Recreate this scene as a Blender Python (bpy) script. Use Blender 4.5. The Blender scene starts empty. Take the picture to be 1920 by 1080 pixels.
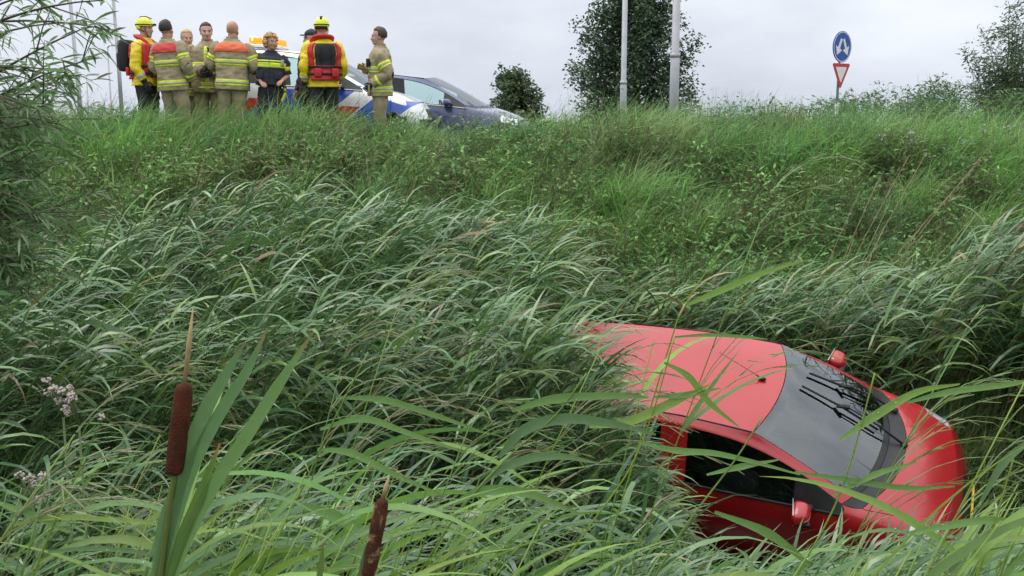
import bpy, bmesh, math, random
import numpy as np
from mathutils import Vector, Matrix, noise as mnoise

random.seed(7)
RNG = np.random.default_rng(11)
R = math.radians
SC = bpy.context.scene
COL = SC.collection

# ------------------------------------------------------------------ camera
EYE = Vector((0.0, 0.0, 3.6))
PITCH = R(10.0)
cam_d = bpy.data.cameras.new('camera')
cam_d.lens = 36.0
cam_d.sensor_width = 36.0
cam_d.clip_start = 0.05
cam_d.clip_end = 3000.0
cam = bpy.data.objects.new('camera', cam_d)
cam.location = EYE
cam.rotation_euler = (R(90) - PITCH, 0, 0)
COL.objects.link(cam)
SC.camera = cam

# ------------------------------------------------------------------ overcast sky
SUN_EL, SUN_AZ = R(64), R(285)
world = bpy.data.worlds.new('World')
SC.world = world
world.use_nodes = True
wn = world.node_tree
wn.nodes.clear()
def wnode(t, **kw):
    n = wn.nodes.new(t)
    for k, v in kw.items():
        setattr(n, k, v)
    return n
out = wnode('ShaderNodeOutputWorld')
bg = wnode('ShaderNodeBackground')
bg.inputs['Strength'].default_value = 1.0
sky = wnode('ShaderNodeTexSky', sky_type='NISHITA', sun_disc=False)
sky.sun_elevation = SUN_EL
sky.sun_rotation = SUN_AZ
sky.air_density = 1.0
sky.dust_density = 3.0
skymul = wnode('ShaderNodeVectorMath', operation='SCALE')
skymul.inputs['Scale'].default_value = 0.10
wn.links.new(sky.outputs[0], skymul.inputs[0])
tc = wnode('ShaderNodeTexCoord')
sep = wnode('ShaderNodeSeparateXYZ')
wn.links.new(tc.outputs['Generated'], sep.inputs[0])
# overcast luminance: zenith brighter than the horizon, as under any even cloud deck
ramp = wnode('ShaderNodeValToRGB')
ramp.color_ramp.elements[0].position = 0.0
ramp.color_ramp.elements[0].color = (0.625, 0.67, 0.76, 1)
ramp.color_ramp.elements[1].position = 1.0
ramp.color_ramp.elements[1].color = (1.74, 1.77, 1.78, 1)
wn.links.new(sep.outputs['Z'], ramp.inputs[0])
mp = wnode('ShaderNodeMapping')
mp.inputs['Scale'].default_value = (2.2, 2.2, 5.5)
wn.links.new(tc.outputs['Generated'], mp.inputs[0])
nz = wnode('ShaderNodeTexNoise')
nz.inputs['Scale'].default_value = 1.5
nz.inputs['Detail'].default_value = 6.0
nz.inputs['Roughness'].default_value = 0.55
wn.links.new(mp.outputs[0], nz.inputs['Vector'])
cr = wnode('ShaderNodeValToRGB')
cr.color_ramp.elements[0].position = 0.32
cr.color_ramp.elements[0].color = (0.79, 0.80, 0.82, 1)
cr.color_ramp.elements[1].position = 0.68
cr.color_ramp.elements[1].color = (1.13, 1.12, 1.10, 1)
wn.links.new(nz.outputs[0], cr.inputs[0])
cmul = wnode('ShaderNodeVectorMath', operation='MULTIPLY')
wn.links.new(ramp.outputs[0], cmul.inputs[0])
wn.links.new(cr.outputs[0], cmul.inputs[1])
mixw = wnode('ShaderNodeMix', data_type='VECTOR')
mixw.inputs[0].default_value = 0.94
wn.links.new(skymul.outputs[0], mixw.inputs[4])
wn.links.new(cmul.outputs[0], mixw.inputs[5])
wn.links.new(mixw.outputs[1], bg.inputs['Color'])
wn.links.new(bg.outputs[0], out.inputs[0])

sun_d = bpy.data.lights.new('sun', 'SUN')
sun_d.energy = 1.1
sun_d.angle = R(35)
sun_d.color = (1.0, 0.97, 0.92)
sun = bpy.data.objects.new('sun', sun_d)
sun.rotation_euler = Vector((math.sin(SUN_AZ) * math.cos(SUN_EL), math.cos(SUN_AZ) * math.cos(SUN_EL), math.sin(SUN_EL))).to_track_quat('Z', 'Y').to_euler()
COL.objects.link(sun)

SC.view_settings.view_transform = 'Standard'
SC.view_settings.look = 'None'
SC.view_settings.gamma = 1.0
SC.view_settings.exposure = 0.25
SC.render.engine = 'CYCLES'
SC.cycles.use_denoising = True
SC.cycles.max_bounces = 6
SC.cycles.diffuse_bounces = 2
SC.cycles.glossy_bounces = 2
SC.cycles.transparent_max_bounces = 10
SC.cycles.use_adaptive_sampling = True
SC.cycles.adaptive_threshold = 0.025
SC.cycles.sample_clamp_indirect = 6.0

# ------------------------------------------------------------------ helpers
FW = Vector((0, math.cos(PITCH), -math.sin(PITCH)))
UP = Vector((0, math.sin(PITCH), math.cos(PITCH)))
def at(px, py, D):
    d = FW + Vector(((px - 960) / 1920.0, 0, 0)) - UP * ((py - 540) / 1920.0)
    return EYE + d * (D / d.y)
def project(P):
    P = np.asarray(P, float) - np.array(EYE)
    d = P @ np.array(FW)
    return 960 + 1920 * P[..., 0] / d, 540 - 1920 * (P @ np.array(UP)) / d

def tag(o, label, cat, group=None, kind=None):
    if label: o['label'] = label
    if cat: o['category'] = cat
    if group: o['group'] = group
    if kind: o['kind'] = kind
    return o
def empty(name, loc=(0, 0, 0), rz=0.0):
    o = bpy.data.objects.new(name, None)
    o.empty_display_size = 0.2
    o.location = loc
    o.rotation_euler = (0, 0, rz)
    COL.objects.link(o)
    return o
def link(name, me, mats, parent=None, smooth=True):
    if not isinstance(mats, (list, tuple)): mats = [mats]
    for m in mats: me.materials.append(m)
    if smooth and len(me.polygons):
        me.polygons.foreach_set('use_smooth', np.ones(len(me.polygons), bool))
    o = bpy.data.objects.new(name, me)
    COL.objects.link(o)
    if parent: o.parent = parent
    return o

class MB:
    """collects closed shapes into one mesh"""
    def __init__(s): s.v = []; s.f = []; s.m = []
    def add(s, v, f, m=0):
        b = len(s.v)
        s.v += [tuple(p) for p in v]
        s.f += [tuple(i + b for i in q) for q in f]
        s.m += [m] * len(f)
    def box(s, c, d, rot=None, bev=0.0, m=0):
        x, y, z = [k / 2 for k in d]
        if bev <= 0:
            v = [Vector((i * x, j * y, k * z)) for i in (-1, 1) for j in (-1, 1) for k in (-1, 1)]
            f = [(0, 1, 3, 2), (4, 6, 7, 5), (0, 4, 5, 1), (2, 3, 7, 6), (0, 2, 6, 4), (1, 5, 7, 3)]
        else:
            bm = bmesh.new()
            bmesh.ops.create_cube(bm, size=1.0)
            for q in bm.verts: q.co = Vector((q.co.x * d[0], q.co.y * d[1], q.co.z * d[2]))
            bmesh.ops.bevel(bm, geom=bm.edges[:], offset=bev, segments=2, affect='EDGES', profile=0.5)
            v = [q.co.copy() for q in bm.verts]
            bm.verts.index_update()
            f = [tuple(q.index for q in p.verts) for p in bm.faces]
            bm.free()
        M = rot.to_matrix() if rot is not None and hasattr(rot, 'to_matrix') else (rot if rot is not None else Matrix.Identity(3))
        s.add([M @ p + Vector(c) for p in v], f, m)
    def ell(s, c, r, rot=None, n=12, k=8, m=0, dis=None):
        v = []; f = []
        M = rot if rot is not None else Matrix.Identity(3)
        for i in range(k + 1):
            a = math.pi * i / k
            for j in range(n):
                t = 2 * math.pi * j / n
                p = Vector((math.sin(a) * math.cos(t), math.sin(a) * math.sin(t), math.cos(a)))
                q = Vector((p.x * r[0], p.y * r[1], p.z * r[2]))
                if dis: q *= 1 + dis(p)
                v.append(M @ q + Vector(c))
                if i in (0, k): break
        idx = lambda i, j: 0 if i == 0 else (1 + (k - 1) * n if i == k else 1 + (i - 1) * n + j % n)
        for i in range(k):
            for j in range(n):
                q = [idx(i, j), idx(i + 1, j), idx(i + 1, j + 1), idx(i, j + 1)]
                q = [a for t, a in enumerate(q) if a not in q[:t]]
                if len(q) > 2: f.append(tuple(q))
        s.add(v, f, m)
    def tube(s, path, rad, n=8, cap=True, m=0, flat=1.0, up=None, nz=None):
        P = [Vector(p) for p in path]
        if not hasattr(rad, '__len__'): rad = [rad] * len(P)
        T = [(P[min(i + 1, len(P) - 1)] - P[max(i - 1, 0)]).normalized() for i in range(len(P))]
        ref = Vector(up) if up else (Vector((0, 0, 1)) if abs(T[0].z) < 0.9 else Vector((0, 1, 0)))
        v = []; f = []
        A = (ref - T[0] * ref.dot(T[0])).normalized()
        for i, p in enumerate(P):
            A = (A - T[i] * A.dot(T[i])).normalized()
            B = T[i].cross(A)
            r = rad[i] if hasattr(rad[i], '__len__') else (rad[i], rad[i] * flat)
            for j in range(n):
                a = 2 * math.pi * j / n
                d = A * (math.cos(a) * r[0]) + B * (math.sin(a) * r[1])
                q = p + d
                if nz: q += d.normalized() * nz(q)
                v.append(q)
        for i in range(len(P) - 1):
            for j in range(n):
                f.append((i * n + j, i * n + (j + 1) % n, (i + 1) * n + (j + 1) % n, (i + 1) * n + j))
        if cap:
            f.append(tuple(range(n - 1, -1, -1)))
            f.append(tuple((len(P) - 1) * n + j for j in range(n)))
        s.add(v, f, m)
    def lathe(s, prof, n=16, c=(0, 0, 0), M=None, m=0, cap=True):
        v = []; f = []
        M = M or Matrix.Identity(3)
        for r, z in prof:
            for j in range(n):
                a = 2 * math.pi * j / n
                v.append(M @ Vector((r * math.cos(a), r * math.sin(a), z)) + Vector(c))
        for i in range(len(prof) - 1):
            for j in range(n):
                f.append((i * n + j, i * n + (j + 1) % n, (i + 1) * n + (j + 1) % n, (i + 1) * n + j))
        if cap and prof[0][0] > 1e-6: f.append(tuple(range(n - 1, -1, -1)))
        if cap and prof[-1][0] > 1e-6: f.append(tuple((len(prof) - 1) * n + j for j in range(n)))
        s.add(v, f, m)
    def mesh(s, name='m'):
        me = bpy.data.meshes.new(name)
        me.from_pydata([tuple(p) for p in s.v], [], s.f)
        if len(set(s.m)) > 1: me.polygons.foreach_set('material_index', s.m)
        me.update()
        return me
    def build(s, name, mats, parent=None, smooth=True):
        return link(name, s.mesh(name), mats, parent, smooth)

def bez(a, b, c, n=8):
    a, b, c = Vector(a), Vector(b), Vector(c)
    return [a * (1 - t) ** 2 + b * (2 * t * (1 - t)) + c * t * t for t in [i / n for i in range(n + 1)]]
def spline(pts, n=6):
    P = [Vector(p) for p in pts]
    if len(P) == 2: return [P[0].lerp(P[1], i / n) for i in range(n + 1)]
    o = []
    for i in range(len(P) - 1):
        p0 = P[i - 1] if i else P[0] * 2 - P[1]
        p3 = P[i + 2] if i + 2 < len(P) else P[-1] * 2 - P[-2]
        for k in range(n):
            t = k / n
            o.append(0.5 * ((2 * P[i]) + (P[i + 1] - p0) * t + (2 * p0 - 5 * P[i] + 4 * P[i + 1] - p3) * t * t + (3 * P[i] - p0 - 3 * P[i + 1] + p3) * t ** 3))
    o.append(P[-1])
    return o

# ------------------------------------------------------------------ materials
MATS = {}
def mat(name, col, rough=0.6, metal=0.0, spec=0.5, var=0.12, scale=8.0, coat=0.0, bump=0.0, bscale=60.0, emit=None, estr=0.0, sheen=0.0, coat_rough=0.03):
    m = bpy.data.materials.new(name)
    m.use_nodes = True
    nt = m.node_tree
    b = nt.nodes['Principled BSDF']
    b.inputs['Roughness'].default_value = rough
    b.inputs['Metallic'].default_value = metal
    b.inputs['Specular IOR Level'].default_value = spec
    b.inputs['Coat Weight'].default_value = coat
    b.inputs['Coat Roughness'].default_value = coat_rough
    if sheen: b.inputs['Sheen Weight'].default_value = sheen
    tcn = nt.nodes.new('ShaderNodeTexCoord')
    if var > 0:
        n = nt.nodes.new('ShaderNodeTexNoise')
        n.inputs['Scale'].default_value = scale
        n.inputs['Detail'].default_value = 5
        nt.links.new(tcn.outputs['Object'], n.inputs['Vector'])
        r = nt.nodes.new('ShaderNodeValToRGB')
        r.color_ramp.elements[0].position = 0.3
        r.color_ramp.elements[1].position = 0.7
        r.color_ramp.elements[0].color = tuple(c * (1 - var) for c in col) + (1,)
        r.color_ramp.elements[1].color = tuple(min(1, c * (1 + var)) for c in col) + (1,)
        nt.links.new(n.outputs[0], r.inputs[0])
        nt.links.new(r.outputs[0], b.inputs['Base Color'])
    else:
        b.inputs['Base Color'].default_value = tuple(col) + (1,)
    if bump:
        n2 = nt.nodes.new('ShaderNodeTexNoise')
        n2.inputs['Scale'].default_value = bscale
        n2.inputs['Detail'].default_value = 3
        nt.links.new(tcn.outputs['Object'], n2.inputs['Vector'])
        bp = nt.nodes.new('ShaderNodeBump')
        bp.inputs['Strength'].default_value = bump
        bp.inputs['Distance'].default_value = 0.01
        nt.links.new(n2.outputs[0], bp.inputs['Height'])
        nt.links.new(bp.outputs[0], b.inputs['Normal'])
    if emit:
        b.inputs['Emission Color'].default_value = tuple(emit) + (1,)
        b.inputs['Emission Strength'].default_value = estr
    MATS[name] = m
    return m

def leafmat(name, rough=0.42, trans=0.28, spec=0.5, vein=0.0, ribs=0.0):
    """leaf: colour from the plant's own per-leaf colour attribute, part of the light passes through"""
    m = bpy.data.materials.new(name)
    m.use_nodes = True
    nt = m.node_tree
    b = nt.nodes['Principled BSDF']
    o = nt.nodes['Material Output']
    a = nt.nodes.new('ShaderNodeAttribute')
    a.attribute_name = 'col'
    col = a.outputs['Color']
    if vein:
        tcn = nt.nodes.new('ShaderNodeTexCoord')
        n = nt.nodes.new('ShaderNodeTexNoise')
        n.inputs['Scale'].default_value = 38
        n.inputs['Detail'].default_value = 4
        nt.links.new(tcn.outputs['Object'], n.inputs['Vector'])
        mr = nt.nodes.new('ShaderNodeMapRange')
        mr.inputs['To Min'].default_value = 1 - vein
        mr.inputs['To Max'].default_value = 1 + vein
        nt.links.new(n.outputs[0], mr.inputs[0])
        vm = nt.nodes.new('ShaderNodeVectorMath'); vm.operation = 'SCALE'
        nt.links.new(col, vm.inputs[0]); nt.links.new(mr.outputs[0], vm.inputs['Scale'])
        col = vm.outputs[0]
        bp = nt.nodes.new('ShaderNodeBump')
        bp.inputs['Strength'].default_value = 0.25
        bp.inputs['Distance'].default_value = 0.004
        hsrc = n.outputs[0]
        if ribs:
            # parallel veins along the blade: the attribute's alpha runs from edge to edge
            s1 = nt.nodes.new('ShaderNodeMath'); s1.operation = 'MULTIPLY'; s1.inputs[1].default_value = ribs
            nt.links.new(a.outputs['Alpha'], s1.inputs[0])
            s2 = nt.nodes.new('ShaderNodeMath'); s2.operation = 'SINE'; nt.links.new(s1.outputs[0], s2.inputs[0])
            s3 = nt.nodes.new('ShaderNodeMath'); s3.operation = 'MULTIPLY_ADD'; s3.inputs[1].default_value = .10; s3.inputs[2].default_value = 1.0
            nt.links.new(s2.outputs[0], s3.inputs[0])
            v2 = nt.nodes.new('ShaderNodeVectorMath'); v2.operation = 'SCALE'
            nt.links.new(col, v2.inputs[0]); nt.links.new(s3.outputs[0], v2.inputs['Scale']); col = v2.outputs[0]
            s4 = nt.nodes.new('ShaderNodeMath'); s4.operation = 'MULTIPLY_ADD'; s4.inputs[1].default_value = .25
            nt.links.new(s2.outputs[0], s4.inputs[0]); nt.links.new(n.outputs[0], s4.inputs[2]); hsrc = s4.outputs[0]
        nt.links.new(hsrc, bp.inputs['Height'])
        nt.links.new(bp.outputs[0], b.inputs['Normal'])
    nt.links.new(col, b.inputs['Base Color'])
    b.inputs['Roughness'].default_value = rough
    b.inputs['Specular IOR Level'].default_value = spec
    t = nt.nodes.new('ShaderNodeBsdfTranslucent')
    nt.links.new(col, t.inputs['Color'])
    mx = nt.nodes.new('ShaderNodeMixShader')
    mx.inputs[0].default_value = trans
    nt.links.new(b.outputs[0], mx.inputs[1])
    nt.links.new(t.outputs[0], mx.inputs[2])
    nt.links.new(mx.outputs[0], o.inputs['Surface'])
    return m

def glassmat(name, tint, ior=1.5):
    m = bpy.data.materials.new(name)
    m.use_nodes = True
    nt = m.node_tree
    nt.nodes.remove(nt.nodes['Principled BSDF'])
    o = nt.nodes['Material Output']
    fr = nt.nodes.new('ShaderNodeFresnel'); fr.inputs['IOR'].default_value = ior
    tr = nt.nodes.new('ShaderNodeBsdfTransparent'); tr.inputs['Color'].default_value = tuple(tint) + (1,)
    gl = nt.nodes.new('ShaderNodeBsdfGlossy'); gl.inputs['Roughness'].default_value = 0.015; gl.inputs['Color'].default_value = (.88, .95, 1, 1)
    n = nt.nodes.new('ShaderNodeTexNoise'); n.inputs['Scale'].default_value = 2.5
    tcn = nt.nodes.new('ShaderNodeTexCoord')
    nt.links.new(tcn.outputs['Object'], n.inputs['Vector'])
    bp = nt.nodes.new('ShaderNodeBump'); bp.inputs['Strength'].default_value = 0.06; bp.inputs['Distance'].default_value = 0.01
    nt.links.new(n.outputs[0], bp.inputs['Height']); nt.links.new(bp.outputs[0], gl.inputs['Normal'])
    mx = nt.nodes.new('ShaderNodeMixShader')
    nt.links.new(fr.outputs[0], mx.inputs[0]); nt.links.new(tr.outputs[0], mx.inputs[1]); nt.links.new(gl.outputs[0], mx.inputs[2])
    nt.links.new(mx.outputs[0], o.inputs['Surface'])
    return m

M_LEAF_REED = leafmat('reed_leaf', 0.28, 0.20, 0.75)
M_LEAF_NEAR = leafmat('near_reed_leaf', 0.32, 0.34, 0.42, vein=0.16, ribs=70.0)
M_GRASS = leafmat('grass_blade', 0.42, 0.40, 0.5)
M_WEED = leafmat('weed_leaf', 0.55, 0.38, 0.35)
M_WILLOW = leafmat('willow_leaf', 0.42, 0.34, 0.35)
M_TREE = leafmat('tree_leaf', 0.5, 0.2, 0.4)
M_BARK = mat('bark', (0.07, 0.055, 0.04), 0.85, var=0.35, scale=14, bump=0.5, bscale=40)
M_TWIG = mat('twig', (0.075, 0.07, 0.035), 0.7, var=0.3, scale=20)

# ------------------------------------------------------------------ terrain
def smooth(t):
    t = np.clip(t, 0, 1)
    return t * t * (3 - 2 * t)
def crest_z(x): return np.interp(x, [-40, -10, -5.5, -2, 0, 3, 7, 14, 40], [3.1, 3.1, 3.08, 3.03, 2.93, 2.80, 2.74, 2.70, 2.6])
def road_z(x): return np.interp(x, [-40, -8, -3.4, -0.5, 3, 8, 40], [3.05, 3.0, 2.92, 2.60, 2.46, 2.42, 2.4])
def ground(x, y):
    x = np.asarray(x, float); y = np.asarray(y, float)
    near = 2.05 - 2.45 * smooth((y - 0.2) / 3.0)
    bank = -0.40 + 0.447 * (y - 7.0)
    cz = crest_z(x)
    far = np.minimum(bank, cz)
    # rounded shoulder at the crest
    k = 0.25
    hh = np.clip(0.5 + 0.5 * (cz - bank) / k, 0, 1)
    far = cz * (1 - hh) + bank * hh - k * hh * (1 - hh)
    far = np.maximum(far, -0.40)
    z = np.where(y < 3.4, np.maximum(near, -0.40), far)
    t = smooth((y - 15.75) / 0.7)
    back = road_z(x)
    z = z * (1 - t) + back * t
    # rough mound beyond the road at the right
    md = np.exp(-(((x - 11.5) / 4.6) ** 2 + ((y - 28) / 4.0) ** 2)) * 0.95
    z = z + md
    z = z + (0.05 * np.sin(x * 1.7 + y * 0.9) + 0.04 * np.sin(x * 0.8 - y * 2.1)) * smooth((y - 8.5) / 1.5) * (1 - smooth((y - 14.5) / 1.2))
    # the land falls away behind the road embankment
    z = z - 15.0 * smooth((y - 34) / 170.0)
    return z
def gz(x, y): return float(ground(np.array([x]), np.array([y]))[0])

def np_mesh(name, V, F, C=None):
    me = bpy.data.meshes.new(name)
    V = np.ascontiguousarray(V, np.float32); F = np.ascontiguousarray(F, np.int32)
    me.vertices.add(len(V)); me.vertices.foreach_set('co', V.ravel())
    k = F.shape[1]
    me.loops.add(F.size); me.loops.foreach_set('vertex_index', F.ravel())
    me.polygons.add(len(F))
    me.polygons.foreach_set('loop_start', np.arange(0, F.size, k, dtype=np.int32))
    me.update(calc_edges=True)
    if C is not None:
        a = me.attributes.new('col', 'FLOAT_COLOR', 'POINT')
        C4 = np.ones((len(V), 4), np.float32); C4[:, :C.shape[1]] = C
        a.data.foreach_set('color', C4.ravel())
    me.validate()
    return me
def grid_mesh(name, xs, ys, fz):
    X, Y = np.meshgrid(xs, ys)
    V = np.stack([X.ravel(), Y.ravel(), fz(X.ravel(), Y.ravel())], 1)
    nx, ny = len(xs), len(ys)
    i = np.arange(nx * ny).reshape(ny, nx)
    F = np.stack([i[:-1, :-1].ravel(), i[:-1, 1:].ravel(), i[1:, 1:].ravel(), i[1:, :-1].ravel()], 1)
    return np_mesh(name, V, F)
M_SOIL = mat('soil', (0.030, 0.036, 0.016), 0.95, var=0.45, scale=3.0, bump=0.6, bscale=25)
xs = np.concatenate([np.linspace(-600, -40, 18), np.linspace(-30, 30, 181), np.linspace(40, 600, 18)])
ys = np.concatenate([np.linspace(-60, -4, 12), np.linspace(-2, 34, 145), np.linspace(40, 1200, 24)])
g = link('ground', grid_mesh('ground', xs, ys, ground), M_SOIL); g['kind'] = 'structure'
M_WATER = mat('ditch_water', (0.012, 0.016, 0.010), 0.06, spec=0.5, var=0.3, scale=2.0, bump=0.08, bscale=6)
w = link('water', grid_mesh('water', np.linspace(-40, 40, 41), np.linspace(2.0, 7.95, 9), lambda x, y: np.zeros_like(x)), M_WATER); w['kind'] = 'structure'
M_ASPH = mat('asphalt', (0.055, 0.055, 0.058), 0.8, var=0.25, scale=6, bump=0.3, bscale=120)
rd = link('road', grid_mesh('road', np.linspace(-60, 60, 121), np.linspace(16.6, 23.0, 12), lambda x, y: ground(x, y) + 0.012), M_ASPH); rd['kind'] = 'structure'
M_LINE = mat('road_paint', (0.75, 0.75, 0.73), 0.6, var=0.1, scale=12)
for yy in (16.85, 22.6):
    ln = link('road_line', grid_mesh('road_line', np.linspace(-60, 60, 121), np.linspace(yy, yy + 0.12, 2), lambda x, y: ground(x, y) + 0.018), M_LINE, parent=rd)

# ------------------------------------------------------------------ cars
# stations from nose to tail; each has nine points (d from the nose, half width, height) from sill to roof centre
ST = [
 [(.34,.69,.20),(.27,.735,.33),(.28,.745,.48),(.38,.715,.62),(.50,.655,.725),(.44,.55,.725),(.37,.40,.715),(.32,.21,.705),(.30,0,.70)],
 [(.72,.74,.20),(.72,.80,.33),(.72,.815,.52),(.72,.79,.69),(.74,.715,.80),(.68,.60,.815),(.62,.44,.825),(.57,.23,.83),(.55,0,.83)],
 [(1.02,.745,.20),(1.02,.80,.33),(1.02,.82,.55),(1.02,.80,.74),(1.02,.745,.865),(.98,.655,.885),(.86,.48,.90),(.76,.25,.905),(.73,0,.905)],
 [(1.13,.745,.20),(1.13,.80,.33),(1.13,.822,.55),(1.13,.805,.755),(1.13,.755,.885),(1.10,.685,.905),(.96,.50,.915),(.85,.26,.925),(.815,0,.93)],
 [(1.19,.745,.20),(1.19,.80,.33),(1.19,.823,.55),(1.19,.808,.765),(1.19,.760,.895),(1.18,.705,.925),(1.12,.635,.93),(.99,.33,.955),(.95,0,.965)],
 [(1.55,.745,.20),(1.55,.80,.33),(1.55,.825,.56),(1.55,.813,.78),(1.55,.775,.915),(1.55,.650,1.165),(1.50,.59,1.165),(1.39,.31,1.20),(1.35,0,1.212)],
 [(1.93,.745,.20),(1.93,.80,.33),(1.93,.825,.56),(1.93,.815,.79),(1.93,.785,.93),(1.95,.610,1.33),(1.88,.55,1.365),(1.78,.29,1.395),(1.75,0,1.405)],
 [(2.40,.745,.20),(2.40,.80,.33),(2.40,.825,.56),(2.40,.815,.80),(2.40,.785,.95),(2.40,.598,1.365),(2.40,.535,1.40),(2.40,.28,1.427),(2.40,0,1.435)],
 [(2.52,.745,.20),(2.52,.80,.33),(2.52,.825,.56),(2.52,.815,.805),(2.52,.783,.955),(2.51,.595,1.365),(2.51,.533,1.40),(2.51,.28,1.427),(2.51,0,1.435)],
 [(3.16,.74,.20),(3.16,.80,.33),(3.16,.82,.56),(3.18,.80,.82),(3.22,.755,.99),(3.14,.585,1.355),(3.14,.525,1.395),(3.16,.27,1.424),(3.16,0,1.432)],
 [(3.50,.72,.22),(3.52,.77,.35),(3.54,.785,.56),(3.54,.765,.82),(3.54,.715,.99),(3.56,.565,1.325),(3.58,.505,1.365),(3.62,.26,1.395),(3.63,0,1.402)],
 [(3.66,.68,.24),(3.73,.71,.37),(3.76,.715,.55),(3.73,.70,.79),(3.69,.665,.96),(3.72,.58,.975),(3.74,.47,.985),(3.755,.25,.99),(3.76,0,.99)],
]
FRONT_C = [(.16,.20),(.09,.33),(.09,.48),(.19,.61)]
REAR_C = [(3.77,.24),(3.825,.37),(3.83,.55),(3.79,.79)]
PANELS = ['body', 'hood', 'cowl', 'windscreen', 'roof', 'door_r', 'door_l', 'door_glass_r', 'door_glass_l', 'rear_side_glass_r', 'rear_side_glass_l', 'tail_glass', 'tailgate', 'front_bumper', 'rear_bumper', 'headlight_r', 'headlight_l', 'taillight_r', 'taillight_l', 'grille', 'sail_r', 'sail_l', 'pillar_r', 'pillar_l', 'rear_door_r', 'rear_door_l']
PI_ = {n: i for i, n in enumerate(PANELS)}
M_BLACKPL = mat('black_plastic', (0.018, 0.018, 0.02), 0.45, var=0.2, scale=20)
M_RUBBER = mat('rubber', (0.012, 0.012, 0.013), 0.75, var=0.2)
M_SHELL = mat('inner_shell', (0.010, 0.010, 0.011), 0.8, var=0.2)
M_SEAT = mat('seat_cloth', (0.035, 0.036, 0.042), 0.9, var=0.3, scale=30)
M_RIM = mat('rim_alloy', (0.5, 0.5, 0.52), 0.35, metal=0.9, var=0.1)
M_LAMP = mat('lamp_lens', (0.62, 0.65, 0.68), 0.12, metal=0.25, coat=1.0, var=0.25, scale=20)
M_TAIL = mat('tail_lens', (0.5, 0.02, 0.03), 0.15, coat=1.0, var=0.15)
M_GLASS = glassmat('windscreen_glass', (0.55, 0.63, 0.62), 2.2)
M_GLASS_D = glassmat('side_glass', (0.32, 0.37, 0.37), 1.5)
M_GLASS_C = glassmat('clear_side_glass', (0.80, 0.93, 0.90), 1.45)

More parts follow.
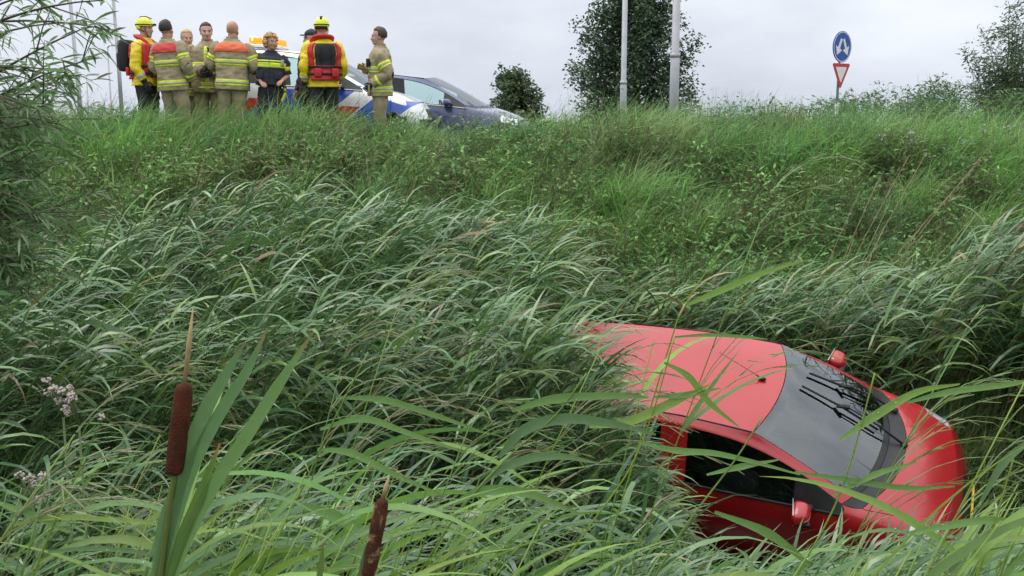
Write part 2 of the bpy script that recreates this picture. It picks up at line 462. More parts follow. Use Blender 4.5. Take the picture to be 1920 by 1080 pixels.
def build_car(name, L, dmap, zmap, ysc, paint, roofmat, level, glass, side_glass, five_door=False, rail=True):
    dk, dv = dmap; zk, zv = zmap
    def P(d, y, z):
        return (L / 2 - float(np.interp(d, dk, dv)), y * ysc, float(np.interp(z, zk, zv)))
    bm = bmesh.new()
    ns = len(ST)
    vr = {}
    def V(key, p, side):
        if abs(p[1]) < 1e-6: side = 0
        k = (key, side)
        if k not in vr: vr[k] = bm.verts.new((p[0], p[1] * side if side else 0.0, p[2]))
        return vr[k]
    mi = []
    def face(vs, panel, flip):
        u = []
        for q in vs:
            if q not in u: u.append(q)
        if len(u) < 3: return
        if flip: u.reverse()
        try: f = bm.faces.new(u)
        except ValueError: return
        f.material_index = PI_[panel]
    def pan(s, j, sd):
        e = '_r' if sd < 0 else '_l'
        if j <= 3:
            if s == 0 and j == 3: return 'headlight' + e
            if s == 10 and j in (2, 3): return 'taillight' + e
            if s == 0: return 'front_bumper'
            if s == 10: return 'rear_bumper' if j < 2 else 'body'
            if 4 <= s <= 6 and j >= 1: return 'door' + e
            if five_door and s == 8 and j >= 1: return 'rear_door' + e
            return 'body'
        if s == 0 and j == 4: return 'headlight' + e
        if s <= 2: return 'hood' if j >= 5 else 'body'
        if s == 3: return 'cowl' if j >= 5 else 'body'
        if j == 4:
            if s == 4: return 'sail' + e
            if s in (5, 6): return 'door_glass' + e
            if s == 7: return 'pillar' + e
            if s == 8: return 'rear_side_glass' + e
            return 'body'
        if j == 5: return 'body'
        if s in (4, 5): return 'windscreen'
        if s <= 9: return 'roof'
        return 'tail_glass'
    for sd in (-1, 1):
        for s in range(ns - 1):
            for j in range(8):
                a = V((s, j), P(*ST[s][j]), sd); b = V((s, j + 1), P(*ST[s][j + 1]), sd)
                c = V((s + 1, j + 1), P(*ST[s + 1][j + 1]), sd); d = V((s + 1, j), P(*ST[s + 1][j]), sd)
                face([a, b, c, d], pan(s, j, sd), sd > 0)
        for end, s, CC in (('f', 0, FRONT_C), ('r', ns - 1, REAR_C)):
            row = {}
            for j in range(5):
                for k in range(4, 9):
                    if j == 4: row[j, k] = V((s, k), P(*ST[s][k]), sd); continue
                    if k == 4: row[j, k] = V((s, j), P(*ST[s][j]), sd); continue
                    t = (1 - ST[s][k][1] / ST[s][4][1])
                    e = ST[s][j]; c = CC[j]
                    dd = e[0] + (c[0] - e[0]) * (1 - (1 - t) ** 2)
                    row[j, k] = V((end, j, k), P(dd, e[1] * (1 - t), e[2] + (c[1] - e[2]) * t), sd)
            for j in range(4):
                for k in range(4, 8):
                    if end == 'f': pn = 'grille' if (j == 1 and k >= 5) or (j == 2 and k >= 7) else 'front_bumper'
                    else: pn = 'rear_bumper' if j < 2 else 'tailgate'
                    face([row[j, k], row[j + 1, k], row[j + 1, k + 1], row[j, k + 1]], pn, (sd < 0) == (end == 'f') and False or (sd > 0) ^ (end == 'f') ^ False)
    bmesh.ops.recalc_face_normals(bm, faces=bm.faces[:])
    cl = bm.edges.layers.float.new('crease_edge')
    glassy = {PI_[n] for n in PANELS if 'glass' in n or n in ('windscreen', 'sail_r', 'sail_l', 'pillar_r', 'pillar_l')}
    for e in bm.edges:
        ids = {f.material_index for f in e.link_faces}
        if len(ids) == 2:
            if ids & {PI_['windscreen'], PI_['tail_glass']}: e[cl] = 0.75
            elif ids & glassy and not ids <= glassy: e[cl] = 0.7
            elif PI_['hood'] in ids: e[cl] = 0.7
            elif PI_['roof'] in ids: e[cl] = 0.55
            elif ids & {PI_['headlight_r'], PI_['headlight_l']}: e[cl] = 0.6
            else: e[cl] = 0.25
        elif len(e.link_faces) == 1: e[cl] = 0.8
    me = bpy.data.meshes.new('cage')
    bm.to_mesh(me); bm.free()
    for n in PANELS: me.materials.append(M_SHELL)
    tmp = bpy.data.objects.new('cage', me); COL.objects.link(tmp)
    md = tmp.modifiers.new('s', 'SUBSURF'); md.levels = level; md.render_levels = level
    bpy.context.view_layer.update()
    dg = bpy.context.evaluated_depsgraph_get()
    full = bpy.data.meshes.new_from_object(tmp.evaluated_get(dg))
    bpy.data.objects.remove(tmp)
    co = np.zeros(len(full.vertices) * 3); full.vertices.foreach_get('co', co); co = co.reshape(-1, 3)
    no = np.zeros(len(full.vertices) * 3); full.vertices.foreach_get('normal', no); no = no.reshape(-1, 3)
    polys = [tuple(p.vertices) for p in full.polygons]
    mids = [p.material_index for p in full.polygons]
    if np.mean([no[i] @ (co[i] - np.array([0, 0, .7])) for i in range(0, len(co), 7)]) < 0: no = -no; polys = [tuple(reversed(p)) for p in polys]
    axles = [L / 2 - float(np.interp(.70, dk, dv)), L / 2 - float(np.interp(3.14, dk, dv))]
    WR = 0.30
    root = empty(name)
    def in_arch(c): return any((c[0] - a) ** 2 + (c[2] - WR) ** 2 < (WR + .055) ** 2 for a in axles) and abs(c[1]) > 0.45
    def panel(pname, oname, mats, gap=0.002, thick=0.014, parent=root, frit=None):
        bm = bmesh.new()
        mp = {}
        for p, mid in zip(polys, mids):
            if PANELS[mid] != pname: continue
            c = co[list(p)].mean(0)
            if pname in ('body', 'front_bumper', 'door_r', 'door_l', 'rear_bumper', 'rear_door_r', 'rear_door_l') and in_arch(c): continue
            vs = []
            for i in p:
                if i not in mp: mp[i] = bm.verts.new(co[i])
                vs.append(mp[i])
            bm.faces.new(vs)
        if not bm.faces: bm.free(); return None
        if pname in ('body', 'front_bumper', 'rear_bumper', 'door_r', 'door_l'):
            for v in bm.verts:
                for a in axles:
                    dx, dz = v.co.x - a, v.co.z - WR
                    r = math.hypot(dx, dz)
                    if v.is_boundary and abs(v.co.y) > .45 and r < WR + .09 and v.co.z > .1 and r > 0.05:
                        if all(in_arch(e.other_vert(v).co) or True for e in v.link_edges) and r < WR + .075:
                            k = (WR + .055) / r
                            v.co.x = a + dx * k; v.co.z = max(v.co.z if dz < 0 else 0, WR + dz * k)
        bm.normal_update()
        r = bmesh.ops.inset_region(bm, faces=bm.faces[:], thickness=gap, use_boundary=True, use_even_offset=False)
        bmesh.ops.delete(bm, geom=r['faces'], context='FACES')
        bm.normal_update()
        be = [e for e in bm.edges if e.is_boundary]
        nv = {}
        for e in be:
            for v in e.verts:
                if v not in nv: nv[v] = bm.verts.new(v.co - v.normal * thick)
        for e in be:
            f = e.link_faces[0]
            a, b = e.verts
            lp = [l for l in f.loops if l.edge == e][0]
            a, b = lp.vert, lp.link_loop_next.vert
            q = bm.faces.new([b, a, nv[a], nv[b]])
            q.material_index = 0
            e.smooth = False
        if frit:
            bv = [v.co.copy() for v in nv]
            for f in bm.faces:
                c = f.calc_center_median()
                dmin = min((c - b).length for b in bv)
                lim = frit[1] if c.z < frit[2] else frit[0]
                if dmin < lim: f.material_index = 1
        me = bpy.data.meshes.new(oname)
        bm.to_mesh(me); bm.free()
        return link(oname, me, mats, parent)
    body = panel('body', 'body', [paint])
    panel('hood', 'hood', [paint], gap=.003)
    panel('cowl', 'cowl_panel', [M_BLACKPL])
    panel('windscreen', 'windscreen', [glass, M_BLACKPL], thick=.006, frit=(.026, .05, ST[4][6][2] + .06))
    panel('roof', 'roof', [roofmat or paint], gap=.004)
    panel('tailgate', 'tailgate', [paint], gap=.003)
    panel('tail_glass', 'rear_window', [side_glass, M_BLACKPL], thick=.006, frit=(.025, .03, 0))
    panel('front_bumper', 'front_bumper', [paint]); panel('rear_bumper', 'rear_bumper', [paint])
    panel('grille', 'grille', [M_BLACKPL])
    for e, sg in (('_r', -1), ('_l', 1)):
        dr = panel('door' + e, 'door', [paint], gap=.003)
        panel('door_glass' + e, 'window', [side_glass, M_BLACKPL], thick=.006, parent=dr, frit=(.016, .016, 0))
        panel('sail' + e, 'mirror_sail', [M_BLACKPL], parent=dr)
        if five_door:
            d2 = panel('rear_door' + e, 'rear_door', [paint], gap=.003)
            panel('rear_side_glass' + e, 'window', [side_glass, M_BLACKPL], thick=.006, parent=d2, frit=(.02, .02, 0))
        else:
            panel('rear_side_glass' + e, 'rear_side_window', [side_glass, M_BLACKPL], thick=.006, frit=(.02, .02, 0))
        panel('pillar' + e, 'door_pillar', [M_BLACKPL if five_door else paint])
        panel('headlight' + e, 'headlight', [M_LAMP], gap=.003)
        panel('taillight' + e, 'taillight', [M_TAIL], gap=.003)
        # handle
        q = Vector(P(2.28, .822, .80)); q.y *= sg
        h = MB(); h.box(q, (.16, .028, .03), bev=.008); h.build('handle', M_BLACKPL if not five_door else paint, dr)
        # mirror: housing, glass, arm
        a = Vector(P(1.42, .79, .945)); a.y *= sg
        c = Vector(P(1.46, .905, .985)); c.y *= sg
        m = MB()
        m.tube([a, a.lerp(c, .5)], [.032, .028], 8)
        mo = m.build('mirror', [M_BLACKPL], dr)
        hs = bmesh.new(); bmesh.ops.create_cube(hs, size=1.0)
        for v in hs.verts:
            fx = v.co.x > 0; out_ = v.co.y * sg > 0
            v.co = Vector((v.co.x * .13 - (.02 if out_ else 0), v.co.y * .205 * (.80 if fx else 1), v.co.z * .150 * (.72 if fx else 1) * (.85 if out_ else 1)))
        bmesh.ops.bevel(hs, geom=hs.edges[:], offset=.052, segments=4, affect='EDGES', profile=.5)
        bmesh.ops.rotate(hs, verts=hs.verts[:], matrix=Matrix.Rotation(sg * R(-10), 3, 'Z'))
        bmesh.ops.translate(hs, verts=hs.verts[:], vec=c)
        me_ = bpy.data.meshes.new('mirror_housing'); hs.to_mesh(me_); hs.free()
        link('mirror_housing', me_, paint, mo)
        m3 = MB(); m3.box(c + Vector((-.068, 0, 0)), (.006, .17, .115), Matrix.Rotation(sg * R(-10), 3, 'Z'), bev=.002); m3.build('mirror_glass', M_RIM, mo)
        m3 = MB(); m3.box(c + Vector((.0, -sg * .02, -.073)), (.10, .15, .03), Matrix.Rotation(sg * R(-10), 3, 'Z'), bev=.012); m3.build('mirror_base', M_BLACKPL, mo)
        # roof moulding
        if rail:
            pts = []
            for s in range(6, 11):
                p = Vector(P(*ST[s][6])); p.y *= sg; p.z += -.002; pts.append(p)
            t = MB(); t.tube(spline(pts, 6), .006, 6); t.build('roof_moulding', M_RUBBER, root)
        # belt moulding
        pts = []
        for s in range(4, 8):
            p = Vector(P(*ST[s][4])); p.y *= sg; pts.append(p + Vector((0, sg * .004, .004)))
        t = MB(); t.tube(spline(pts, 6), .010, 6); t.build('belt_moulding', M_RUBBER if not five_door else M_RIM, dr)
    # inner shell behind the panel gaps, open at the windows
    sh = bmesh.new(); mp = {}
    for p, mid in zip(polys, mids):
        n = PANELS[mid]
        if 'glass' in n or n == 'windscreen': continue
        if in_arch(co[list(p)].mean(0)): continue
        vs = []
        for i in p:
            if i not in mp: mp[i] = sh.verts.new(co[i] - no[i] * .017)
            vs.append(mp[i])
        sh.faces.new(vs)
    me = bpy.data.meshes.new('inner_shell'); sh.to_mesh(me); sh.free()
    link('inner_shell', me, M_SHELL, root)
    x0, x1 = P(.5, 0, 0)[0], P(3.6, 0, 0)[0]
    fl = MB(); fl.box(((x0 + x1) / 2, 0, .215), (abs(x0 - x1), 1.36 * ysc, .05)); fl.build('underbody', M_RUBBER, root)
    # dashboard, steering wheel, seats
    dz = P(0, 0, .86)[2]
    dsh = MB(); dsh.box((P(1.30, 0, 0)[0], 0, dz - .06), (.42, 1.28 * ysc, .18), bev=.04); dsh.build('dashboard', M_BLACKPL, root)
    sw = MB(); c = Vector((P(1.72, 0, 0)[0], .36 * ysc, dz - .02))
    ring = [c + Matrix.Rotation(R(-25), 3, 'Y') @ Vector((0, .18 * math.cos(a), .18 * math.sin(a))) for a in [2 * math.pi * i / 20 for i in range(21)]]
    sw.tube(ring, .014, 6, cap=False); sw.tube([ring[3], c, ring[10]], .018, 6); sw.tube([c, c + Vector((.25, 0, -.08))], .03, 6)
    sw.build('steering_wheel', M_BLACKPL, root)
    for d, ys in ((2.18, (-.36, .36)), (3.0, (-.34, .34))):
        for y in ys:
            st = MB(); x = P(d, 0, 0)[0]; sz = P(0, 0, .56)[2]
            st.box((x + .02, y * ysc, sz - .06), (.48, .46, .16), bev=.05)
            st.box((x - .24, y * ysc, sz + .24), (.13, .44, .56), Matrix.Rotation(R(-14), 3, 'Y'), bev=.05)
            so = st.build('seat', M_SEAT, root)
            hr = MB(); hr.box((x - .33, y * ysc, sz + .60), (.09, .25, .15), Matrix.Rotation(R(-10), 3, 'Y'), bev=.035)
            hr.tube([(x - .31, y * ysc - .05, sz + .47), (x - .33, y * ysc - .05, sz + .58)], .008, 6); hr.build('headrest', M_SEAT, so)
    for a in axles:
        for sg in (-1, 1):
            wy = sg * (.80 * ysc - .10)
            Mx = Matrix.Rotation(R(90), 3, 'X')
            ww = empty('wheel', (a, wy, WR)); ww.parent = root
            ty = MB(); ty.lathe([(.19, -.085), (.27, -.092), (.297, -.07), (.30, 0), (.297, .07), (.27, .092), (.19, .085)], 32, (0, 0, 0), Mx); ty.build('tyre', M_RUBBER, ww)
            rm = MB(); rm.lathe([(.0, -.02), (.19, -.02), (.20, -.08), (.195, .08), (.19, .02), (0, .02)], 32, (0, 0, 0), Mx)
            for k in range(5):
                t = 2 * math.pi * k / 5
                rm.tube([(0, sg * .05, 0), (.19 * math.cos(t), sg * .06, .19 * math.sin(t))], [.035, .025], 6)
            rm.build('rim', M_RIM, ww)
            ar = MB(); ar.lathe([(WR + .05, -.30 if sg > 0 else -.02), (WR + .05, .02 if sg > 0 else .30), ], 24, (a, wy, WR), Mx)
    # indicator lenses and wipers belong to particular cars
    return root, P

# ---- the red hatchback lying on the far bank
M_RED = mat('red_paint', (0.39, 0.007, 0.013), 0.42, var=0.05, scale=3, coat=1.0, spec=0.38, coat_rough=.05)
def wet_paint(m):
    nt = m.node_tree; b = nt.nodes['Principled BSDF']
    tcn = nt.nodes.new('ShaderNodeTexCoord')
    vo = nt.nodes.new('ShaderNodeTexVoronoi'); vo.inputs['Scale'].default_value = 75; vo.feature = 'SMOOTH_F1'
    nt.links.new(tcn.outputs['Object'], vo.inputs['Vector'])
    mr = nt.nodes.new('ShaderNodeMapRange'); mr.inputs['From Min'].default_value = .15; mr.inputs['From Max'].default_value = .40; mr.inputs['To Min'].default_value = 1; mr.inputs['To Max'].default_value = 0
    nt.links.new(vo.outputs['Distance'], mr.inputs[0])
    bp = nt.nodes.new('ShaderNodeBump'); bp.inputs['Strength'].default_value = .16; bp.inputs['Distance'].default_value = .002
    nt.links.new(mr.outputs[0], bp.inputs['Height']); nt.links.new(bp.outputs[0], b.inputs['Coat Normal'])
    n = nt.nodes.new('ShaderNodeTexNoise'); n.inputs['Scale'].default_value = 4.5; n.inputs['Detail'].default_value = 8; n.inputs['Roughness'].default_value = .7
    nt.links.new(tcn.outputs['Object'], n.inputs['Vector'])
    r = nt.nodes.new('ShaderNodeMapRange'); r.inputs['From Min'].default_value = .56; r.inputs['From Max'].default_value = .82; r.inputs['To Max'].default_value = .45
    nt.links.new(n.outputs[0], r.inputs[0])
    src = b.inputs['Base Color'].links[0].from_socket
    mx = nt.nodes.new('ShaderNodeMix'); mx.data_type = 'RGBA'; mx.inputs[7].default_value = (.10, .035, .022, 1)
    nt.links.new(r.outputs[0], mx.inputs[0]); nt.links.new(src, mx.inputs[6]); nt.links.new(mx.outputs[2], b.inputs['Base Color'])
wet_paint(M_RED)
ID = ([0, .5, .92, 3.83], [.30, .57, .92, 3.83]); IZ = ([0, 2], [0, 2])
red, RP = build_car('red_hatchback', 3.83, ID, IZ, 1.0, M_RED, None, 3, M_GLASS, M_GLASS_D)
tag(red, 'wet red three-door hatchback tipped into the reed-filled ditch', 'car')
def rp(d, y, z): return Vector(RP(d, abs(y), z)) * 1.0 if y == 0 else Vector((RP(d, abs(y), z)[0], y, z))
# antenna on the front of the roof
b = rp(1.93, 0, 1.424)
m = MB(); m.ell(b, (.035, .016, .016), None, 10, 6); m.tube([b + Vector((-.01, 0, .008)), b + Vector((-.045, 0, .032))], [.008, .005], 6)
an = m.build('antenna', M_RUBBER, red)
m = MB(); m.tube([b + Vector((-.04, 0, .03)), b + Vector((-.33, 0, .205))], [.0026, .0018], 5); m.build('mast', M_RUBBER, an)
# wipers, stopped part way up the screen
def ws(u, v):
    """a point on the windscreen: u across (-1 car's right .. 1 left), v from bottom 0 to top 1"""
    y = u
    rows = []
    for s in (4, 5, 6):
        pts = [(p[1], p[0], p[2]) for p in ST[s][6:9]][::-1]
        yy = [q[0] for q in pts]
        ya = abs(u) * pts[-1][0]
        rows.append((float(np.interp(ya, yy, [q[1] for q in pts])), ya * (1 if u > 0 else -1), float(np.interp(ya, yy, [q[2] for q in pts]))))
    t = v * 2
    a, bq = (rows[0], rows[1]) if t < 1 else (rows[1], rows[2])
    t = t if t < 1 else t - 1
    d, y, z = [a[i] + (bq[i] - a[i]) * t for i in range(3)]
    return Vector((3.83 / 2 - d, y, z)) + Vector((.55, 0, .84)).normalized() * .030
for (u0, v0, u1, v1, f) in ((.06, -.10, .10, .86, .60), (.66, -.06, .46, .80, .60)):
    p0, p1 = ws(u0, v0), ws(u1, v1)
    pm = ws((u0 + (u1 - u0) * f), v0 + (v1 - v0) * f)
    m = MB(); m.ell(p0, (.03, .03, .02), None, 8, 6); m.tube([p0, p0.lerp(pm, .5) + Vector((.02, 0, .02)), pm + Vector((.01, 0, .012))], [.010, .008, .006], 6)
    wo = m.build('wiper', M_RUBBER, red)
    m = MB(); q0 = ws(u0 + (u1 - u0) * .25, v0 + (v1 - v0) * .25)
    m.tube([q0 - Vector((.006, 0, .010)), pm - Vector((.006, 0, .008)), p1 - Vector((.006, 0, .010))], [(.011, .008)] * 3, 6)
    m.box(pm, (.10, .032, .022), bev=.005)
    m.build('blade', M_RUBBER, wo)
# front and side marker lamps, front badge area, fuel cap line, rear spoiler, rear wiper
m = MB(); m.box(rp(.05, 0, .40), (.02, .50, .10), bev=.006); m.build('number_plate', mat('plate_yellow', (.62, .42, .03), .5, var=.05), red)
m = MB()
pts = [Vector(RP(*ST[10][k])) + Vector((0, 0, .012)) for k in (6, 7, 8)]
pl = [Vector((p.x, -p.y, p.z)) for p in pts[:2]] + [pts[2]] + [pts[1], pts[0]]
m.tube(spline(pl, 5), [(.018, .05)] * 21, 8, up=(0, 0, 1)); m.build('spoiler', M_RED, red)
CARV = [2.1507867583519342, 8.288567188506443, 0.22903322553987268, -0.4147154508082237, 0.042195133329098175, 0.43442635226119225]
red.location = CARV[:3]
red.rotation_mode = 'XYZ'
red.rotation_euler = (CARV[5], CARV[4], CARV[3])

# ---- white patrol car with blue and red chevrons on the road
def liverymat():
    m = mat('patrol_paint', (0.78, 0.79, 0.80), 0.35, var=0.03, coat=0.8)
    nt = m.node_tree; b = nt.nodes['Principled BSDF']
    base = b.inputs['Base Color'].links[0].from_socket
    tcn = nt.nodes.new('ShaderNodeTexCoord'); sp = nt.nodes.new('ShaderNodeSeparateXYZ')
    nt.links.new(tcn.outputs['Object'], sp.inputs[0])
    def math_(op, a, bb=None, c=None):
        n = nt.nodes.new('ShaderNodeMath'); n.operation = op
        for i, q in enumerate((a, bb, c)):
            if q is None: continue
            if isinstance(q, (int, float)): n.inputs[i].default_value = q
            else: nt.links.new(q, n.inputs[i])
        return n.outputs[0]
    u = math_('SUBTRACT', sp.outputs['X'], math_('MULTIPLY', sp.outputs['Z'], 1.15))   # slanted bands
    def band(lo, hi, zlo, zhi):
        a = math_('MULTIPLY', math_('GREATER_THAN', u, lo), math_('LESS_THAN', u, hi))
        z = math_('MULTIPLY', math_('GREATER_THAN', sp.outputs['Z'], zlo), math_('LESS_THAN', sp.outputs['Z'], zhi))
        return math_('MULTIPLY', a, z)
    blue = math_('ADD', math_('ADD', band(-1.45, -.12, .3, .97), band(-.35, -.12, .93, 1.07)), band(.30, 1.0, .3, .86))
    redb = math_('ADD', band(-.05, .26, .3, .74), band(-1.60, -1.36, .3, .80))
    for fac, c in ((blue, (0.02, 0.085, 0.50, 1)), (redb, (0.62, 0.035, 0.02, 1))):
        mx = nt.nodes.new('ShaderNodeMix'); mx.data_type = 'RGBA'
        nt.links.new(math_('MINIMUM', fac, 1.0), mx.inputs[0]); nt.links.new(base, mx.inputs[6]); mx.inputs[7].default_value = c
        base = mx.outputs[2]
    nt.links.new(base, b.inputs['Base Color'])
    return m
M_PATROL = liverymat()
M_WHITE = mat('white_paint', (0.78, 0.79, 0.80), 0.35, var=0.03, coat=0.8)
pat, PP = build_car('patrol_car', 4.45, ([0, .5, 1.12, 1.88, 2.42, 3.5, 3.83], [0, .45, 1.0, 2.02, 2.85, 4.1, 4.45]),
                    ([0, .2, .7, .95, 1.43], [0, .24, .86, 1.02, 1.60]), 1.07, M_PATROL, M_WHITE, 2, M_GLASS, M_GLASS_C, five_door=True)
tag(pat, 'white patrol car with blue and red chevrons and a lit amber roof light', 'car')
# light bar
lb = MB(); lb.box((PP(2.45, 0, 0)[0], 0, 1.635), (.46, .80, .05), bev=.015); lbo = lb.build('light_bar', M_WHITE, pat)
M_AMBER = mat('amber_light', (0.5, 0.16, 0.01), 0.3, var=0.0, emit=(1.0, 0.27, 0.02), estr=1.1)
M_AMBERC = mat('amber_light_core', (0.8, 0.5, 0.2), 0.3, var=0.0, emit=(1.0, 0.66, 0.25), estr=1.7)
for i, y in enumerate((-.29, -.10, .10, .29)):
    for x0, w_ in ((-.15, .12), (.07, .27)):
        q = MB(); q.box((PP(2.45, 0, 0)[0] + x0, y, 1.720), (w_, .18, .11), bev=.03)
        lm = q.build('amber_lamp', M_AMBER, lbo)
        q = MB(); q.box((PP(2.45, 0, 0)[0] + x0 + w_ * .05, y, 1.735), (w_ * .55, .186, .09), bev=.025); q.build('lamp_core', M_AMBERC, lbo)
n0 = at(832, 200, 16.7); t0 = at(292, 170, 17.0)
mid = (n0 + t0) / 2
pat.location = (mid.x, 17.35, gz(mid.x, 17.35) + 0.0)
pat.rotation_euler = (0, R(2.6), R(-5))

# ---- dark blue saloon beyond it
M_NAVY = mat('navy_paint', (0.030, 0.050, 0.150), 0.35, var=0.05, coat=1.0)
blu, BP = build_car('blue_saloon', 4.65, ([0, .5, 1.12, 1.88, 2.42, 3.5, 3.83], [0, .55, 1.32, 2.2, 2.9, 4.1, 4.65]),
                    ([0, .2, .7, .95, 1.43], [0, .2, .70, .93, 1.42]), 1.08, M_NAVY, None, 2, M_GLASS, M_GLASS_C, five_door=True)
tag(blu, 'dark blue saloon parked half hidden behind the patrol car', 'car')
n1 = at(1024, 215, 18.2)
blu.rotation_euler = (0, R(3.2), R(-6))
blu.location = (n1.x - 2.25, 18.7, gz(n1.x - 2.3, 18.7) + .02)

# ------------------------------------------------------------------ people
def fold(p, a=1.0):
    q = Vector(p)
    return a * (0.011 * mnoise.noise(q * 9.0 + Vector((3, 1, 7))) + 0.010 * mnoise.noise(Vector((q.x * 11, q.y * 11, q.z * 26))) + 0.003 * mnoise.noise(q * 55))
TORSO = [(.76, .212, .165, .0), (.86, .212, .165, .0), (.98, .203, .155, .0), (1.10, .203, .150, -.003), (1.22, .215, .152, -.003), (1.32, .226, .150, 0), (1.39, .226, .140, .006), (1.44, .195, .118, .012), (1.48, .135, .095, .014), (1.505, .095, .080, .012), (1.53, .082, .078, .008)]
def smoothrow(z):
    zs = [t[0] for t in TORSO]
    return [float(np.interp(z, zs, [t[k] for t in TORSO])) for k in (1, 2, 3)]
def surf(th, z, off=0.0, seed=Vector((0, 0, 0)), k=1.0, fat=1.0):
    a, b, yo = smoothrow(z)
    e = 2.0 / 2.6
    c, s = math.cos(th), math.sin(th)
    p = Vector(((abs(c) ** e) * (1 if c > 0 else -1) * a * fat, (abs(s) ** e) * (1 if s > 0 else -1) * b * fat + yo, z))
    n = Vector((c / a, s / b, 0)).normalized()
    return p + n * (off + fold(p + seed, k))
def wrap(z0, z1, off, t0=0.0, t1=2 * math.pi, nz=6, nt=36, seed=Vector((0, 0, 0)), k=1.0, fat=1.0, rim=True):
    """a piece of cloth that follows the torso between two heights and two angles"""
    mb = MB()
    full = abs(t1 - t0 - 2 * math.pi) < 1e-6
    n = nt if full else nt + 1
    zs = [z0 + (z1 - z0) * i / nz for i in range(nz + 1)]
    rows = [(z, off) for z in zs]
    if rim: rows = [(z0, -.004)] + rows + [(z1, -.004)]
    v = []; f = []
    for z, o in rows:
        for j in range(n):
            t = t0 + (t1 - t0) * j / nt
            oo = o
            if not full and rim and j in (0, nt): oo = -.004
            v.append(surf(t, z, oo, seed, k, fat))
    for i in range(len(rows) - 1):
        for j in range(n if full else n - 1):
            f.append((i * n + j, i * n + (j + 1) % n, (i + 1) * n + (j + 1) % n, (i + 1) * n + j))
    mb.add(v, f)
    return mb
def remesh(mb, voxel=.010, it=3, ratio=.45):
    o = bpy.data.objects.new('tmp', mb.mesh('tmp')); COL.objects.link(o)
    r = o.modifiers.new('r', 'REMESH'); r.mode = 'VOXEL'; r.voxel_size = voxel
    s = o.modifiers.new('s', 'SMOOTH'); s.iterations = it; s.factor = 0.5
    d = o.modifiers.new('d', 'DECIMATE'); d.ratio = ratio
    bpy.context.view_layer.update()
    me = bpy.data.meshes.new_from_object(o.evaluated_get(bpy.context.evaluated_depsgraph_get()))
    bpy.data.objects.remove(o)
    return me
def hand_shape(mb, w, d, n, side, curl=0.6, sc=1.0):
    """palm and five fingers; w wrist, d pointing direction, n palm normal, side +1/-1 the thumb's side"""
    d = Vector(d).normalized(); n = Vector(n); n = (n - d * n.dot(d)).normalized(); s = d.cross(n) * side
    w = Vector(w)
    mb.tube([w - d * .04 * sc, w, w + d * .03 * sc, w + d * .07 * sc, w + d * .095 * sc], [(.021 * sc, .027 * sc), (.018 * sc, .028 * sc), (.017 * sc, .038 * sc), (.015 * sc, .042 * sc), (.011 * sc, .040 * sc)], 10, up=tuple(n))
    for i, ln in enumerate((.072, .082, .076, .060)):
        b = w + d * .088 * sc + s * (.030 - .020 * i) * sc
        p = [b]; a = .12
        for k, fr in enumerate((.45, .32, .23)):
            a += curl * (0.5 + .25 * k)
            p.append(p[-1] + (d * math.cos(a) + n * math.sin(a)) * ln * fr * sc)
        mb.tube(p, [.0095 * sc, .009 * sc, .008 * sc, .006 * sc], 6)
    b = w + d * .025 * sc + s * .026 * sc
    q = (d * .55 + s * .75 + n * .35).normalized()
    mb.tube([b, b + q * .035 * sc, b + (q * .035 + (d * .85 + n * .45 + s * .1).normalized() * .035) * sc, b + (q * .035 + (d * .85 + n * .5).normalized() * .058) * sc], [.013 * sc, .011 * sc, .010 * sc, .007 * sc], 6)

SKIN = [mat('skin_fair', (0.50, 0.30, 0.22), .5, var=.10, scale=18), mat('skin_ruddy', (0.46, 0.24, 0.17), .5, var=.12, scale=18)]
M_EYE = mat('eye_dark', (0.03, 0.025, 0.02), .2, var=0)
M_LIP = mat('lip', (0.30, 0.11, 0.09), .5, var=.1)
M_TAN = mat('turnout_cloth', (0.325, 0.265, 0.165), .85, var=.18, scale=12, bump=.9, bscale=22)
M_TAN2 = mat('turnout_trousers', (0.305, 0.245, 0.155), .85, var=.2, scale=10, bump=.9, bscale=20)
M_HIVIS = mat('hivis_yellow', (0.62, 0.72, 0.05), .55, var=.06, scale=20)
M_SILVER = mat('reflective_grey', (0.33, 0.35, 0.33), .4, var=.08, scale=30)
M_YOKER = mat('red_yoke', (0.56, 0.05, 0.045), .7, var=.10, scale=14)
M_YOKEO = mat('orange_yoke', (0.74, 0.15, 0.06), .7, var=.10, scale=14)
M_BLKCL = mat('black_cloth', (0.016, 0.016, 0.019), .8, var=.25, scale=14, bump=.2, bscale=120)
M_NAVYCL = mat('navy_cloth', (0.020, 0.022, 0.036), .8, var=.25, scale=14, bump=.2, bscale=120)
M_BROWNCL = mat('dark_brown_cloth', (0.035, 0.022, 0.024), .8, var=.25, scale=14)
M_YEL = mat('yellow_drysuit', (0.74, 0.56, 0.012), .5, var=.12, scale=10, bump=.8, bscale=20)
M_VEST = mat('red_lifevest', (0.50, 0.018, 0.022), .6, var=.14, scale=14)
M_HELM = mat('yellow_helmet', (0.72, 0.76, 0.012), .3, var=.05, coat=.5)
M_GLOVE = mat('tan_glove', (0.42, 0.29, 0.13), .8, var=.15, scale=30)
M_HAIRD = mat('dark_hair', (0.030, 0.020, 0.014), .55, var=.3, scale=60, bump=.5, bscale=180)
M_HAIRB = mat('brown_hair', (0.060, 0.034, 0.020), .55, var=.3, scale=60, bump=.5, bscale=180)
M_HAIRY = mat('blond_hair', (0.52, 0.36, 0.17), .55, var=.35, scale=50, bump=.6, bscale=120)
M_HAIRG = mat('greying_hair', (0.13, 0.10, 0.08), .6, var=.3, scale=60)

